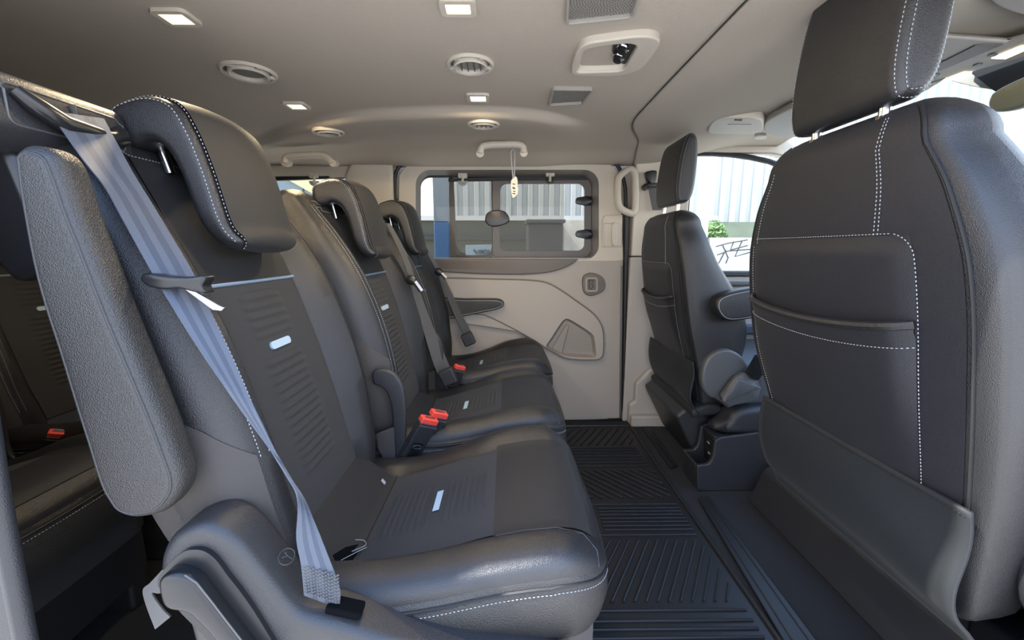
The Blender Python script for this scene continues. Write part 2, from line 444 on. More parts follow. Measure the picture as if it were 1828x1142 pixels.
# ================================================================== second / third row seats
def row_seat(yc, dx, shear_k, label, group, near=False, name='passenger_bench_seat', lift=0.0):
    root = thing(name, (-0.15 + dx, yc, 0), label, 'car seat', group)
    def sh(p): return V((p.x + dx - shear_k[0] - shear_k[1] * (p.z - 0.36), p.y, p.z + lift * sstep(0.55, 0.95, p.z)))
    def cu(p): return V((p.x + dx, p.y, p.z))
    bk = Back([(-0.290, 0.335), (-0.300, 0.40), (-0.314, 0.46), (-0.333, 0.55), (-0.358, 0.65), (-0.390, 0.75), (-0.428, 0.84), (-0.466, 0.905), (-0.486, 0.938)],
              [(0, .10), (.3, .12), (.7, .115), (1, .095)], [(0, .195), (.12, .215), (.3, .228), (.65, .228), (.85, .215), (1, .185)],
              [(0, .022), (.15, .038), (.4, .052), (.65, .046), (.85, .026), (1, .008)], yc, shear=sh, lat=0.045, rc=0.05)
    b = bk.body().build('backrest', LEATHER, root)
    zp = bk.a_of_z(0.750)
    # ribbed insert
    zb = bk.a_of_z(0.655)
    def insert(a, q):
        m = rib_mask(q, -0.26, 0.26, 0.05)
        d = 0.0
        rows = (a - 0.17) / 0.0225
        if 0.17 < a < zp - 0.02 and abs(a - zb) > 0.022:
            amp = 1.0 if a < zb else 0.65
            d = 0.0042 * amp * m * (0.5 - 0.5 * math.cos(2 * math.pi * rows)) ** 1.3
        return bk.pt(a, q * 1.0, True, 0.0022 + d)
    v, f = grid(insert, 240, 34, 0.05, zp, -0.545, 0.545)
    ins = mk('insert_panel', v, f, FABRIC, b)
    v, f = grid(lambda a, q: bk.pt(a, q, True, 0.0022), 20, 16, zp, 0.985, -0.545, 0.545)
    mk('upper_panel', v, f, SUEDE, b)
    MB().tube([bk.pt(zp, lerp(-0.55, 0.55, i / 20), True, 0.003) for i in range(21)], 0.0028, 8).build('piping', BLUEPIPE, b, label='blue grey piping across the seat back')
    # badge
    cap = rrect(-0.030, 0.030, -0.006, 0.006, 0.0058, 6)
    def bpt(y, h, off):
        W = interp(bk.W, zb); return bk.pt(zb + h / bk.L, y / W, True, off)
    MB().loft([[bpt(y, h, 0.001) for y, h in cap], [bpt(y, h, 0.0055) for y, h in cap]]).build('badge', BADGE, b, label='small ice blue badge bar', angle=30)
    st = MB()
    for q in (-0.80, -0.86):
        st.stitches([bk.pt(a, q, True, 0.0006) for a in [i / 120 for i in range(40 if near else 14, 118)]])
    for q in (0.88,):
        st.stitches([bk.pt(a, q, True, 0.0006) for a in [i / 120 for i in range(4, 118)]])
    for a in (0.955, 0.985):
        st.stitches([bk.pt(a, lerp(-0.8, 0.8, i / 60), True, 0.0028) for i in range(61)])
    st.build('stitching', STITCH, b, smooth=False)
    MB().tube([bk.pt(a, -0.83, True, 0.0) for a in [i / 60 for i in range(20 if near else 7, 60)]], 0.0016, 6).build('bolster_seam', BLACK, b)
    # cloth on the lower side
    def side(a, w):
        q = math.sin(w) if abs(w) <= math.pi / 2 else 0
        return bk.pt(a, -math.cos(w), w > 0, 0.002)
    v, f = grid(lambda a, w: side(a * (0.62 - 0.28 * (w + 0.6) / 1.1), w), 14, 14, 0.0, 1.0, -0.6, 0.5)
    mk('side_cloth', v, f, SIDECLOTH, b)
    # headrest: outline of the gusset, an upside-down L
    prof = [(551, 343), (552, 333), (561, 324), (588, 317), (614, 326), (629, 350), (641, 385), (650, 420), (656, 442), (664, 453), (656, 460), (645, 459), (633, 446), (624, 424), (614, 390), (603, 369), (588, 361), (573, 366), (561, 366), (553, 356)]
    base = cat2(xz(prof, 1.09), 5)
    hw, r = 0.096, 0.013
    rings = padloft(base, 'xz', yc - hw, yc + hw, r, 6)
    def rd(p):
        k = max(0, min(1, (0.850 - p.z) / .052)); k2 = max(0, min(1, (p.z - .955) / .045))
        return V((p.x, yc + (p.y - yc) * (1 - .20 * k * k - .07 * k2 * k2), p.z))
    rings = [[sh(rd(p)) for p in rg] for rg in rings]
    hr = MB().loft(rings).build('headrest', LEATHER, root, angle=70)
    # suede face: the front and top part of the outline
    def out_pt(i, y, o):
        n = len(base); a, c = base[(i - 1) % n], base[(i + 1) % n]; t = V((c[0] - a[0], c[1] - a[1], 0)).normalized()
        return sh(rd(V((base[i % n][0] - t.y * o * sgn, y, base[i % n][1] + t.x * o * sgn))))
    A = sum(base[i][0] * base[(i + 1) % len(base)][1] - base[(i + 1) % len(base)][0] * base[i][1] for i in range(len(base)))
    sgn = -1 if A > 0 else 1
    i0, i1 = 8, 49
    v, f = grid(lambda a, y: out_pt(int(round(a)), yc + y, 0.0015 + 0.015 * (1 - (y / hw) ** 2) * sstep(12, 24, a) * (1 - 0.6 * sstep(41, 49, a))), i1 - i0, 14, i0, i1, -(hw - 0.012), hw - 0.012)
    mk('headrest_face', v, f, SUEDE, hr)
    st = MB()
    for yy in (-(hw - 0.013), hw - 0.013):
        st.stitches([out_pt(i, yc + yy, 0.002) for i in range(0, 50)])
    ip = inset(base, 0.006)
    for s_ in (-1, 1):
        st.stitches([sh(rd(V((ip[i][0], yc + s_ * (hw - 0.0010), ip[i][1])))) for i in range(0, 50)])
    st.build('stitching', STITCH, hr, smooth=False)
    for s_ in (-0.055, 0.055):
        MB().tube([sh(V((-0.455, yc + s_, 0.90))), sh(V((-0.470, yc + s_, 0.972)))], 0.0065, 12).build('headrest_post', CHROME, hr)
    # cushion
    hwc, r, xr, xf0 = 0.228, 0.085, -0.335, 0.152
    zi = [(-.335, .395), (-.28, .350), (-.245, .327), (-.2, .335), (-.145, .351), (-.08, .371), (-.02, .388), (.05, .401), (.10, .402), (.152, .388)]
    ze = [(-.335, .352), (-.18, .358), (-.10, .370), (0, .392), (.08, .398), (.152, .374)]
    zf_ = [(-.335, .318), (-.26, .316), (-.18, .326), (-.10, .352), (-.02, .384), (.08, .396), (.152, .374)]
    def xfront(y):
        d = max(0.0, abs(y) - (hwc - r)); return xf0 - r + math.sqrt(max(0, r * r - d * d)) - 0.012 * (y / hwc) ** 2
    def top(u, w, off=0.0):
        y = u * hwc; x = lerp(xr, xfront(y), w); au = abs(u)
        z0, z1 = interp(zi, x), interp(ze if u < 0 else zf_, x) + 0.024
        z = lerp(z0, z1, sstep(0.58, 0.76, au))
        d = min((1 - au) * hwc, (xfront(y) - x) * 0.8 + 1e-4)
        R = 0.040; k = max(0, 1 - d / R); z -= 0.030 * (1 - math.sqrt(max(0, 1 - k * k)))
        if off: z += off
        return cu(V((x, yc + y, z)))
    us = [math.sin(math.pi / 2 * (-1 + 2 * i / 44)) for i in range(45)]
    ws = [1 - (1 - i / 60) ** 1.35 for i in range(61)]
    v = [top(u, w) for u in us for w in ws]
    f = [(i * 61 + j, i * 61 + j + 1, (i + 1) * 61 + j + 1, (i + 1) * 61 + j) for i in range(44) for j in range(60)]
    cush = mk('cushion', v, f, LEATHER, root)
    per = [top(-1, w) for w in ws] + [top(u, 1) for u in us[1:]] + [top(1, w) for w in reversed(ws[:-1])]
    # skirt under the welt
    def down(p, dz, out):
        c = V((dx - 0.10, yc, p.z)); d = (p - c); d.z = 0; d.normalize(); return p + d * out - V((0, 0, dz))
    prof = [(0, 0), (.006, .003), (.012, .0015), (.018, .004), (.05, .006), (.085, -.002), (.105, -.012)]
    mm = MB().loft([[down(p, dz, o) for p in per] for dz, o in prof], closed=False)
    mm.build('cushion_skirt', LEATHER_GREY, cush)
    MB().tube([down(p, 0.0105, 0.0030) for p in per], 0.0026, 6).build('welt', BLACK, cush, label='dark welt around the cushion rim')
    base_ring = [down(p, 0.10, -0.014) for p in per]
    MB().loft([base_ring, [V((p.x, p.y, 0.20)) for p in base_ring]], closed=False).build('lower_skirt', SIDECLOTH if dx > -.5 else PLASTIC, cush)  # back row takes the darker plastic, its shade put into the colour
    st = MB()
    st.stitches([p + V((0, 0, 0.001)) for p in [down(q, -0.002, -0.004) for q in per]])
    st.stitches([down(p, 0.019, 0.0047) for p in per])
    st.build('stitching', STITCH, cush, smooth=False)
    def zone(name, u0, u1, x0, x1, m, disp=None, nu=20, nx=20, off=0.0022):
        def g(x, u):
            y = u * hwc; w = (x - xr) / (xfront(y) - xr); return top(u, w, off + (disp(x, u) if disp else 0))
        v, f = grid(g, nx, nu, x0, x1, u0, u1); return mk(name, v, f, m, cush)
    def crib(x, u):
        m = rib_mask(u, -0.30, 0.26, 0.05)
        if abs(x + 0.128) < 0.016 or x > -0.035 or x < -0.222: return 0
        return 0.0038 * m * (0.5 - 0.5 * math.cos(2 * math.pi * (x + 0.222) / 0.0118)) ** 1.3
    zone('insert_panel', -0.60, 0.60, -0.240, -0.022, FABRIC, crib, 34, 140)
    zone('front_panel', -0.64, 0.64, -0.022, 0.128, SUEDE)
    zone('rear_wedge', -0.60, 0.60, -0.332, -0.240, SUEDE)
    zone('badge', -0.135, 0.135, -0.1345, -0.1225, BADGE, None, 12, 4, 0.0045)
    MB().tube([top(lerp(-0.6, 0.6, i / 20), (-0.241 - xr) / (xfront(0.3 * hwc) - xr), 0.002) for i in range(21)], 0.0014, 6).build('wedge_seam', BLACK, cush)
    MB().tube([top(s, w, 0.0015) for s, w in [(-0.64, 0.66), (-0.66, 0.75), (-0.68, 0.85), (-0.72, 0.93), (-0.78, 0.98), (-0.84, 1.0)]], 0.0014, 6).build('bolster_seam', PLASTIC, cush)
    # side cover with recliner hump
    out = [(285, 1022), (289, 988), (307, 956), (339, 938), (368, 934), (400, 945), (432, 971), (458, 1003), (484, 1036), (511, 1071), (537, 1093), (577, 1106), (640, 1124), (760, 1158), (900, 1186), (1040, 1210)]
    o2 = xz(out, 0.435)
    o2 = [(x - 0.0, z) for x, z in o2]
    o2 = cat2(o2, 4, False) + [(0.085, 0.235), (0.085, 0.12), (-0.33, 0.12), (-0.375, 0.30), (-0.385, 0.40)]
    o2 = [(x + (dx if not near else 0) + (0.03 if not near else 0), z) for x, z in o2]
    if not near:
        o2 = xz([(664, 664), (678, 660), (692, 662), (706, 670), (718, 690), (723, 720), (724, 760), (723, 785), (728, 812), (738, 830), (700, 830), (703, 812), (700, 780), (698, 738), (691, 708), (680, 693), (664, 686)], 0.935)
        o2 = [(x + dx - .005, z) for x, z in cat2(o2, 3)]
        prism('hinge_plate', [(x + dx - .005, z) for x, z in xz([(672, 775), (704, 762), (706, 830), (690, 830), (674, 800)], .94)], 'xz', yc - .246, yc - .238, SIDECLOTH, root, bevel=(.002, 2))
    cov = MB().loft(padloft(o2, 'xz', yc - (0.275 if near else 0.246), yc - (0.212 if near else 0.232), 0.013 if near else 0.006, 5)).build('side_cover', PLASTIC_LIT if near else PLASTIC, root, angle=70)
    # base frame
    MB().box((dx - 0.10, yc, 0.16), (0.40, 0.40, 0.20)).box((dx - 0.12, yc - 0.17, 0.04), (0.44, 0.05, 0.08)).box((dx - 0.12, yc + 0.17, 0.04), (0.44, 0.05, 0.08)).build('base_frame', BLACK, root, bevel=(0.01, 2))
    return root, bk, b, hr, cush, cov, top

ROW2 = 'three seats of the middle row'
near_seat = row_seat(0.705, 0.0, (0.025, 0.036), 'black leather seat nearest the open doorway, with a raised side armrest and belt tower', ROW2, near=True, lift=0.032)
mid_seat = row_seat(1.185, 0.005, (0.0, 0.0), 'black leather seat between its two neighbours in the middle row', ROW2)
far_seat = row_seat(1.662, 0.022, (0.0, 0.0), 'black leather seat against the far sliding door', ROW2)

# ---- parts only the near seat shows: lever, armrest, belt tower
root, bk, nb, nh, ncush, ncov, ntop = near_seat
panel = cat2(xz([(287, 1040), (289, 1024), (305, 1004), (331, 981), (350, 976), (370, 979), (390, 994), (410, 1021), (432, 1049), (458, 1086), (492, 1142), (530, 1205)], 0.4285), 4, False) + xz([(470, 1215), (400, 1160), (330, 1090)], 0.4285)
prism('lever_recess', panel, 'xz', 0.424, 0.432, PLASTIC_SMOOTH, ncov, bevel=(0.003, 2), label='dark recess around the recline lever')
lev = cat2(xz([(285, 1043), (290, 1029), (308, 1022), (332, 1025), (352, 1038), (379, 1073), (405, 1107), (440, 1152), (475, 1200), (440, 1212), (412, 1174), (379, 1132), (352, 1104), (336, 1091), (307, 1086), (292, 1073)], 0.412), 4)
pad('recline_lever', lev, 'xz', 0.408, 0.428, 0.006, PLASTIC_SMOOTH, ncov, label='black recline lever')
MB().tube([PY(u, v, 0.4085) + V((0, 0, 0)) for u, v in [(330, 1026), (351, 1040), (378, 1074), (404, 1108), (439, 1153), (470, 1196)]], 0.0010, 6).build('lever_highlight', PLASTIC_MID, ncov, label='painted highlight along the lever edge')  # pale line standing for the glint along the lever edge
sz = 0.3790
MB().box((PY(616, 1082, .452).x, .4535, sz), (0.044, 0.022, 0.010), Matrix.Rotation(.25, 3, 'Y')).build('belt_slot', VOID, ncov, bevel=(0.003, 2))  # solid block, the shade inside the slot put into its black colour
tr = MB(); c0 = PY(512, 993, 0.4330)
c0 = PY(512, 993, 0.4560)
nrm = V((0.45, -0.60, 0.66)).normalized(); a_ = nrm.orthogonal().normalized(); b_ = nrm.cross(a_)
c0 = c0 + nrm * 0.0
tr.tube([c0 + (a_ * math.cos(t) + b_ * math.sin(t)) * 0.009 for t in [i * math.pi / 12 for i in range(24)]], 0.0007, 5, closed=True)
tr.tube([c0 + a_ * 0.004 - b_ * 0.006, c0 + a_ * 0.001, c0 - a_ * 0.005 + b_ * 0.002], 0.0007, 5)
tr.tube([c0 + a_ * 0.001, c0 + b_ * 0.006], 0.0007, 5)
tr.build('child_anchor_emblem', PLASTIC, ncov)

face = [(21, 280), (26, 267), (38, 258), (52, 256), (79, 263), (100, 283), (117, 325), (137, 383), (160, 440), (198, 540), (232, 622), (264, 698), (291, 765), (311, 819), (321, 850), (320, 878), (305, 903), (285, 919), (258, 926), (232, 927), (205, 915), (188, 893), (172, 862), (150, 792), (127, 720), (98, 625), (72, 545), (52, 470), (33, 370), (24, 310)]
fp = cat2(xz(face, 0.428), 3)
arm = MB().loft(padloft(fp, 'xz', 0.424, 0.464, 0.015, 6)).build('armrest', LEATHER_GREY, root, angle=75, label='upright padded grey leather armrest')
n_ = len(fp)
MB().tube([V((a, 0.4262, b)) for a, b in inset(fp, 0.009)], 0.0018, 8, closed=True).build('armrest_welt', PLASTIC, arm)
# belt tower
tw = MB()
prof = [(-0.555, 1.003), (-0.535, 1.005), (-0.520, 0.995), (-0.5145, 0.965), (-0.5145, 0.945), (-0.535, 0.925), (-0.565, 0.92), (-0.60, 0.93), (-0.615, 0.955), (-0.610, 0.985), (-0.59, 1.0)]
pr = cat2(prof, 4)
tower = MB().loft(padloft(pr, 'xz', 0.440, 0.612, 0.012, 5)).build('belt_tower', PLASTIC, root, angle=70, label='black plastic belt tower on the seat shoulder')
prism('tower_neck', [(-0.60, 0.94), (-0.535, 0.93), (-0.52, 0.86), (-0.515, 0.80), (-0.56, 0.78), (-0.60, 0.84)], 'xz', 0.475, 0.56, PLASTIC_SMOOTH, tower, bevel=(0.012, 3))
gx = -0.5135
rp = [(y, z) for y, z in rrect(0.463, 0.596, 0.949, 0.990, 0.008, 4)]
MB().tube([V((gx + 0.0 - (0.004 if z > 0.985 else 0), y, z)) for y, z in rp], 0.0012, 6, closed=True).build('guide_bezel', PLASTIC_MID, tower)
MB().tube([V((gx + 0.001, 0.472, 0.984)), V((gx + 0.010, 0.485, 0.970)), V((gx + 0.014, 0.505, 0.960)), V((gx + 0.014, 0.560, 0.957)), V((gx + 0.010, 0.578, 0.962)), V((gx, 0.590, 0.972))], [0.007, 0.010, 0.010, 0.009, 0.011, 0.009], 12).build('belt_guide', PLASTIC_SMOOTH, tower, label='curved belt guide lip')
MB().box((gx + 0.001, 0.533, 0.975), (0.004, 0.0014, 0.028)).build('guide_split', PLASTIC_MID, tower)

# ================================================================== third row
ROW3 = 'back row seats'
row_seat(0.69, -0.955, (0.0, 0.0), 'black back-row seat nearest the doorway, only its stitched cushion front in view', ROW3, name='rear_row_seat')
row_seat(1.19, -0.955, (0.0, 0.0), 'black back-row seat in shadow behind the raised grey armrest, second from the doorway', ROW3, name='rear_row_seat')

# ================================================================== belts
def ribbon(mb, L, R, th=0.0014, n=6, stripes=None, mi=0):
    Ls, Rs = catmull(L, n), catmull(R, n); rings = []
    for a, b in zip(Ls, Rs):
        rings.append((a, b))
    cols = stripes or [(0, 1, 0)]
    for u0, u1, m in cols:
        rg = []
        for i, (a, b) in enumerate(rings):
            t = rings[min(i + 1, len(rings) - 1)][0] - rings[max(i - 1, 0)][0]
            nn = t.cross(b - a)
            if nn.length < 1e-9: nn = V((0, 1, 0))
            nn.normalize()
            p, q = a.lerp(b, u0), a.lerp(b, u1)
            rg.append([p + nn * th / 2, q + nn * th / 2, q - nn * th / 2, p - nn * th / 2])
        mb.loft(rg, mi=m)
    return mb
Lp = [(88, 198), (120, 245), (152, 290), (185, 332), (215, 385), (262, 470), (300, 535), (340, 600), (395, 682), (440, 745), (480, 800), (512, 850), (531, 890), (529, 960), (538, 1010), (543, 1062)]
Rp = [(185, 212), (212, 262), (238, 310), (270, 362), (305, 420), (345, 488), (378, 560), (412, 632), (447, 712), (470, 760), (492, 805), (520, 855), (548, 900), (585, 990), (606, 1048), (606, 1085)]
Ly = [.498, .496, .492, .487, .482, .472, .464, .460, .458, .466, .462, .458, .450, .448, .446, .448]
Ry = [.556, .550, .540, .528, .516, .498, .485, .476, .469, .465, .463, .470, .462, .455, .452, .452]
nbelt = thing('seat_belt', PY(575, 1060, 0.45), 'wide blue-grey belt hanging from the tower across the nearest seat', 'seat belt', 'belts of the middle row')
ribbon(MB(), [PY(*p, y) for p, y in zip(Lp, Ly)], [PY(*p, y) for p, y in zip(Rp, Ry)], stripes=[(0, .22, 0), (.22, .40, 1), (.40, .58, 0), (.58, .78, 1), (.78, 1, 0)]).build('webbing', [BELT_BLUE, BELT_BLUE_DARK], nbelt)
tg = thing_t = None
tong = cat2(xz([(258, 493), (268, 487), (300, 492), (340, 494), (366, 491), (373, 497), (366, 510), (372, 522), (350, 520), (325, 514), (300, 516), (275, 512), (260, 503)], 0.468), 3)
t_ = MB().loft(padloft(tong, 'xz', 0.462, 0.480, 0.003, 4)).build('tongue', PLASTIC_SMOOTH, nbelt, angle=70, label='black belt tongue')
MB().prism(xz([(330, 516), (346, 518), (392, 545), (402, 549), (396, 555), (380, 553)], 0.466), 'xz', 0.465, 0.468).build('latch_plate', STEEL, t_, bevel=(0.0006, 2), label='steel latch plate')
sl = MB()
for i in range(9):
    for j in range(12):
        a = PY(538, 1010, .4455).lerp(PY(543, 1056, .4455), i / 8); b = PY(604, 1028, .4505).lerp(PY(605, 1075, .4505), i / 8)
        p = a.lerp(b, (j + 0.5) / 12); sl.tube([p, p + (b - a) * 0.055 + V((0, 0, 0.002 if j % 2 else -0.002))], 0.0011, 5)
sl.build('webbing_stitching', BELT_GREY, nbelt)

def far_belt(L, R, Ly, Ry, tong, ty, anchor, label):
    o = thing('seat_belt', PY(*anchor, ty), label, 'seat belt', 'belts of the middle row')
    ribbon(MB(), [PY(*p, y) for p, y in zip(L, Ly)], [PY(*p, y) for p, y in zip(R, Ry)], th=0.003).build('webbing', BELT_GREY, o)
    (u0, v0), (u1, v1), (u2, v2) = tong
    p0, p1, p2 = PY(u0, v0, ty), PY(u1, v1, ty), PY(u2, v2, ty)
    t = MB().tube([p0, (p0 + p1) / 2, p1], [0.011, 0.016, 0.012], 10, flat=0.5).build('tongue', PLASTIC_SMOOTH, o)
    MB().tube([p1, p2], 0.008, 4, flat=0.4).build('latch_plate', STEEL, t)
    pa = PY(*anchor, ty)
    MB().box(pa, (0.05, 0.03, 0.055), Matrix.Rotation(-0.4, 3, 'Y')).build('anchor', PLASTIC, o, bevel=(0.006, 2))
    return o
far_belt([(690, 400), (715, 455), (731, 500), (742, 545), (760, 605), (776, 655), (788, 680)], [(696, 398), (723, 448), (742, 500), (760, 550), (785, 612), (803, 655), (812, 678)],
         [1.33, 1.34, 1.35, 1.37, 1.39, 1.40, 1.40], [1.36, 1.37, 1.38, 1.40, 1.42, 1.43, 1.43], [(726, 496), (740, 503), (752, 520)], 1.33, (800, 672), 'grey belt running down between the middle seat and the far seat')
far_belt([(762, 452), (778, 482), (794, 520), (810, 560), (828, 598)], [(767, 450), (786, 482), (806, 522), (826, 565), (845, 600)],
         [1.76, 1.77, 1.79, 1.81, 1.82], [1.79, 1.80, 1.82, 1.84, 1.85], [(777, 482), (788, 488), (796, 497)], 1.75, (836, 605), 'grey belt beside the far sliding door, over the outer shoulder of the last seat')

# buckles
def buckle(top, bot, y, w, label, badge=False):
    p, q = PY(*top, y), PY(*bot, y)
    ax = (p - q).normalized(); sd = V((0.80, 0.55, -0.25)); sd = (sd - ax * sd.dot(ax)).normalized(); nn = ax.cross(sd)
    o = thing('belt_buckle', q, label, 'belt buckle', 'belt buckles of the middle row')
    L = (p - q).length; c = (p + q) / 2; rot = Matrix((sd, nn, ax)).transposed()
    MB().box(c, (w, 0.024, L), rot).build('body', PLASTIC, o, bevel=(0.004, 3))
    MB().box(p + ax * 0.003, (w * 0.94, 0.021, 0.016), rot).build('release_button', RED, o, bevel=(0.003, 3), label='red release button')
    f_ = -nn if nn.y > 0 else nn
    MB().box(p + ax * 0.0115 , (w * 0.55, 0.006, 0.002), rot).build('latch_slot', STEEL, o)
    MB().box(p - ax * 0.008 + f_ * 0.0122, (w, 0.002, 0.003), rot).build('button_rim', PLASTIC_MID, o)
    if badge:
        lb = MB().box(p - ax * (L * 0.62) + f_ * 0.0122, (w * 0.55, 0.002, L * 0.36), rot).build('emblem_plate', PLASTIC_SMOOTH, o)
        m = p - ax * (L * 0.53) + f_ * 0.0136
        MB().tube([m + sd * (0.011 * math.cos(t)) + ax * (0.0048 * math.sin(t)) for t in [i * math.pi / 14 for i in range(28)]], 0.0008, 5, closed=True).build('oval_emblem', PLASTIC_MID, lb)
    return o
buckle((764, 752), (722, 826), 0.945, 0.048, 'black buckle with oval emblem and red button beside the nearest cushion', True)
buckle((782, 741), (752, 795), 0.975, 0.048, 'black buckle with red button half hidden behind the emblem buckle')
buckle((820, 657), (806, 690), 1.40, 0.040, 'small black buckle with red button at the foot of the far seat')
buckle((104, 776), (92, 815), 0.97, 0.040, 'dark buckle with red button in the shadowed back row')

# ================================================================== front seats
def front_seat(name, yc, tr, label, half=None, zm_=0.655, hl=0.0, zt_=0.765, hx=0.0):
    root = thing(name, (0.85, yc, 0), label, 'car seat', 'front seats')
    bk = Back([(.690, .27), (.672, .35), (.650, .435), (.614, .56), (.592, .68), (.575, .80), (.568, .895)],
              [(0, .10), (.15, .16), (.35, .22), (.6, .19), (.8, .125), (1, .085)], half or [(0, .192), (.15, .204), (.5, .221), (.75, .218), (.9, .203), (1, .170)],
              [(0, .0), (1, .0)], yc, p=7.0, rc=0.058, lat=0.075, shear=tr)
    # here the spine is the rear face; thickness grows forwards
    def fr(a, q, off=0.0, cap=None, side='rear'):
        p, t, n = bk.frame(a); c = max(0, min(1, a)); T, W = interp(bk.T, c), interp(bk.W, c); k = 1.0
        if cap is not None:
            p = p + t * (bk.rc * math.sin(cap)) * (1 if a > .5 else -1); k = max(.02, math.cos(cap)); W -= bk.lat * (1 - k)
        e = max(0.0, 1 - abs(q) ** 9) ** (1 / 9) if side == 'rear' else max(0.0, 1 - abs(q) ** 3.2) ** (1 / 3.2)
        h = min(T / 2, 0.045)
        if side == 'rear': d = h - h * e * k - off - 0.010 * (1 - q * q) * k
        else: d = h + (T - h) * (0.15 + 0.85 * e) * k + 0.02 * sstep(.5, .8, abs(q)) * k * (1 - sstep(.9, 1, abs(q)))
        if side == 'front' and abs(q) >= 0.9999: d = h
        return tr(p + n * d + V((0, yc + W * q, 0)))
    def rg(a, cap=None, n=24):
        qs = [math.sin(-math.pi / 2 + math.pi * i / n) for i in range(n + 1)]
        return [fr(a, q, 0, cap, 'rear') for q in qs] + [fr(a, q, 0, cap, 'front') for q in reversed(qs[1:-1])]
    rings = [rg(0, math.radians(w)) for w in (80, 50, 20)] + [rg(i / 30) for i in range(31)] + [rg(1, math.radians(w)) for w in (10, 20, 30, 40, 50, 60, 70, 80, 88)]
    b = MB().loft(rings).build('backrest', LEATHER, root, angle=75)
    def a_z(z): return bk.a_of_z(z)
    # backing cloth
    zt, zm, zf = a_z(zt_), a_z(zm_), a_z(0.435)
    def fc_(a, q, off): return fr(min(a, 1.0), q, off, None if a <= 1 else (a - 1) * 10)
    v, f = grid(lambda a, q: fc_(a, q, 0.0015), 56, 30, 0.04, 1.105, -0.86, 0.90)
    back = mk('rear_cloth', v, f, BACKSUEDE, b)
    # pocket: padded upper flap and the lower pouch with its rolled mouth
    def puff(q, q0, q1): return max(0, 1 - ((q - (q0 + q1) / 2) / ((q1 - q0) / 2)) ** 8) ** .5
    v, f = grid(lambda a, q: fr(a, q, 0.002 + 0.007 * puff(q, -0.64, 0.82) * sstep(zt + .012, zt - .03, a)), 24, 24, zm - 0.03, zt + 0.01, -0.64, 0.82)
    mk('pocket_flap', v, f, BACKSUEDE, b)
    def pouch(a, q):
        bow = 0.022 * (1 - ((q - .12) / .70) ** 2)
        aa = a - bow * sstep(zf, zm, a) * 1.0
        return fr(aa, q, 0.003 + 0.016 * puff(q, -0.64, 0.82) * sstep(zf - .05, zm, a) + 0.004 * math.exp(-((a - zm + .012) / .014) ** 2))
    v, f = grid(pouch, 40, 24, zf - 0.01, zm, -0.64, 0.82)
    mk('seat_pocket', v, f, BACKSUEDE, b)
    MB().tube([pouch(zm, lerp(-.64, .82, i / 24)) for i in range(25)], 0.0065, 8).build('pocket_mouth', LEATHER, b)
    st = MB()
    for q in (0.0, 0.028):
        st.stitches([fc_(lerp(zt + .012, 1.09, i / 60), lerp(-.45, -.62, i / 60) + q, 0.0025) for i in range(61)])
    st.stitches([fr(lerp(zf, zt - .035, i / 60), -0.655, 0.0045) for i in range(61)] + [fr(zt + .014 - .049 * (1 - math.sin(t)), -.655 + .12 * (1 - math.cos(t)), 0.004) for t in [i * math.pi / 16 for i in range(1, 9)]])
    st.stitches([fr(lerp(zf, zt, i / 60), 0.835, 0.004) for i in range(61)])
    st.stitches([fc_(lerp(zt, 1.02, i / 40), 0.80, 0.0025) for i in range(41)])
    st.stitches([fr(zt + 0.014, lerp(-.53, .82, i / 40), 0.0035) for i in range(41)])
    st.stitches([pouch(zm - 0.048, lerp(-.64, .82, i / 40)) + tr(V((-0.002, 0, 0))) - tr(V((0, 0, 0))) for i in range(41)])
    st.build('stitching', STITCH, b, smooth=False)
    sm = MB()
    for q in (-0.885, 0.92):
        sm.tube([fc_(lerp(0.02, 1.10, i / 60), q, 0.0012) for i in range(61)], 0.0022, 6)
    sm.build('side_seam', BLACK, b)
    # loose cloth flap at the foot of the back
    def flap(a, q):
        z = lerp(0.437, 0.235, a); e = 1 - abs(q) ** 10
        x = 0.648 + 0.035 * a - 0.017 * math.sin(math.pi * min(1, a * 1.15)) + 0.012 * sstep(.75, 1, a) - 0.004
        x += 0.012 * math.sin(2 * math.pi * a) * sstep(-0.2, -1.0, q)
        return tr(V((x - 0.006, yc + q * 0.214, z)))
    v, f = grid(flap, 24, 24, 0, 1, -1, 0.98)
    fl = mk('foot_flap', v, f, FLAPCLOTH, b, solid=0.005)
    st = MB(); st.stitches([flap(0.04, lerp(-.98, .97, i / 50)) + V((-0.004, 0, 0)) for i in range(51)]); st.build('flap_seam', BLACK, fl, smooth=False)
    # headrest
    hp = [(.586 + hx + (x - .566) * .70, z + hl) for x, z in cat2([(.577, .985), (.566, 1.02), (.568, 1.08), (.580, 1.15), (.598, 1.195), (.625, 1.212), (.652, 1.200), (.664, 1.16), (.664, 1.08), (.655, 1.015), (.632, .985), (.60, .978)], 5)]
    hrg = [[tr(p) for p in r] for r in padloft(hp, 'xz', yc - 0.108, yc + 0.108, 0.020, 6)]
    hr = MB().loft(hrg).build('headrest', LEATHER, root, angle=75)
    st = MB()
    for d, yy in ((0.0025, 0.0975), (0.0105, 0.1055)):
        ip = inset(hp, d)
        for s_ in (-1, 1): st.stitches([tr(V((x, yc + s_ * (yy + 0.0012), z))) for x, z in ip + ip[:1]])
    st.build('stitching', STITCH, hr, smooth=False)
    for s_ in (-0.065, 0.065):
        MB().tube([tr(V((.608 + hx * .8, yc + s_, .93))), tr(V((.612 + hx, yc + s_, 1.0)))], 0.0075, 14).build('headrest_post', CHROME, hr)
        MB().tube([tr(V((.607 + hx * .8, yc + s_, .92))), tr(V((.608 + hx * .8, yc + s_, .948 if not hx else .944)))], 0.012, 14).build('post_collar', PLASTIC_SMOOTH, b)
    # cushion in front
    ce = tr(V((0.70, 0, 0.40))); dz = ce.z - 0.40
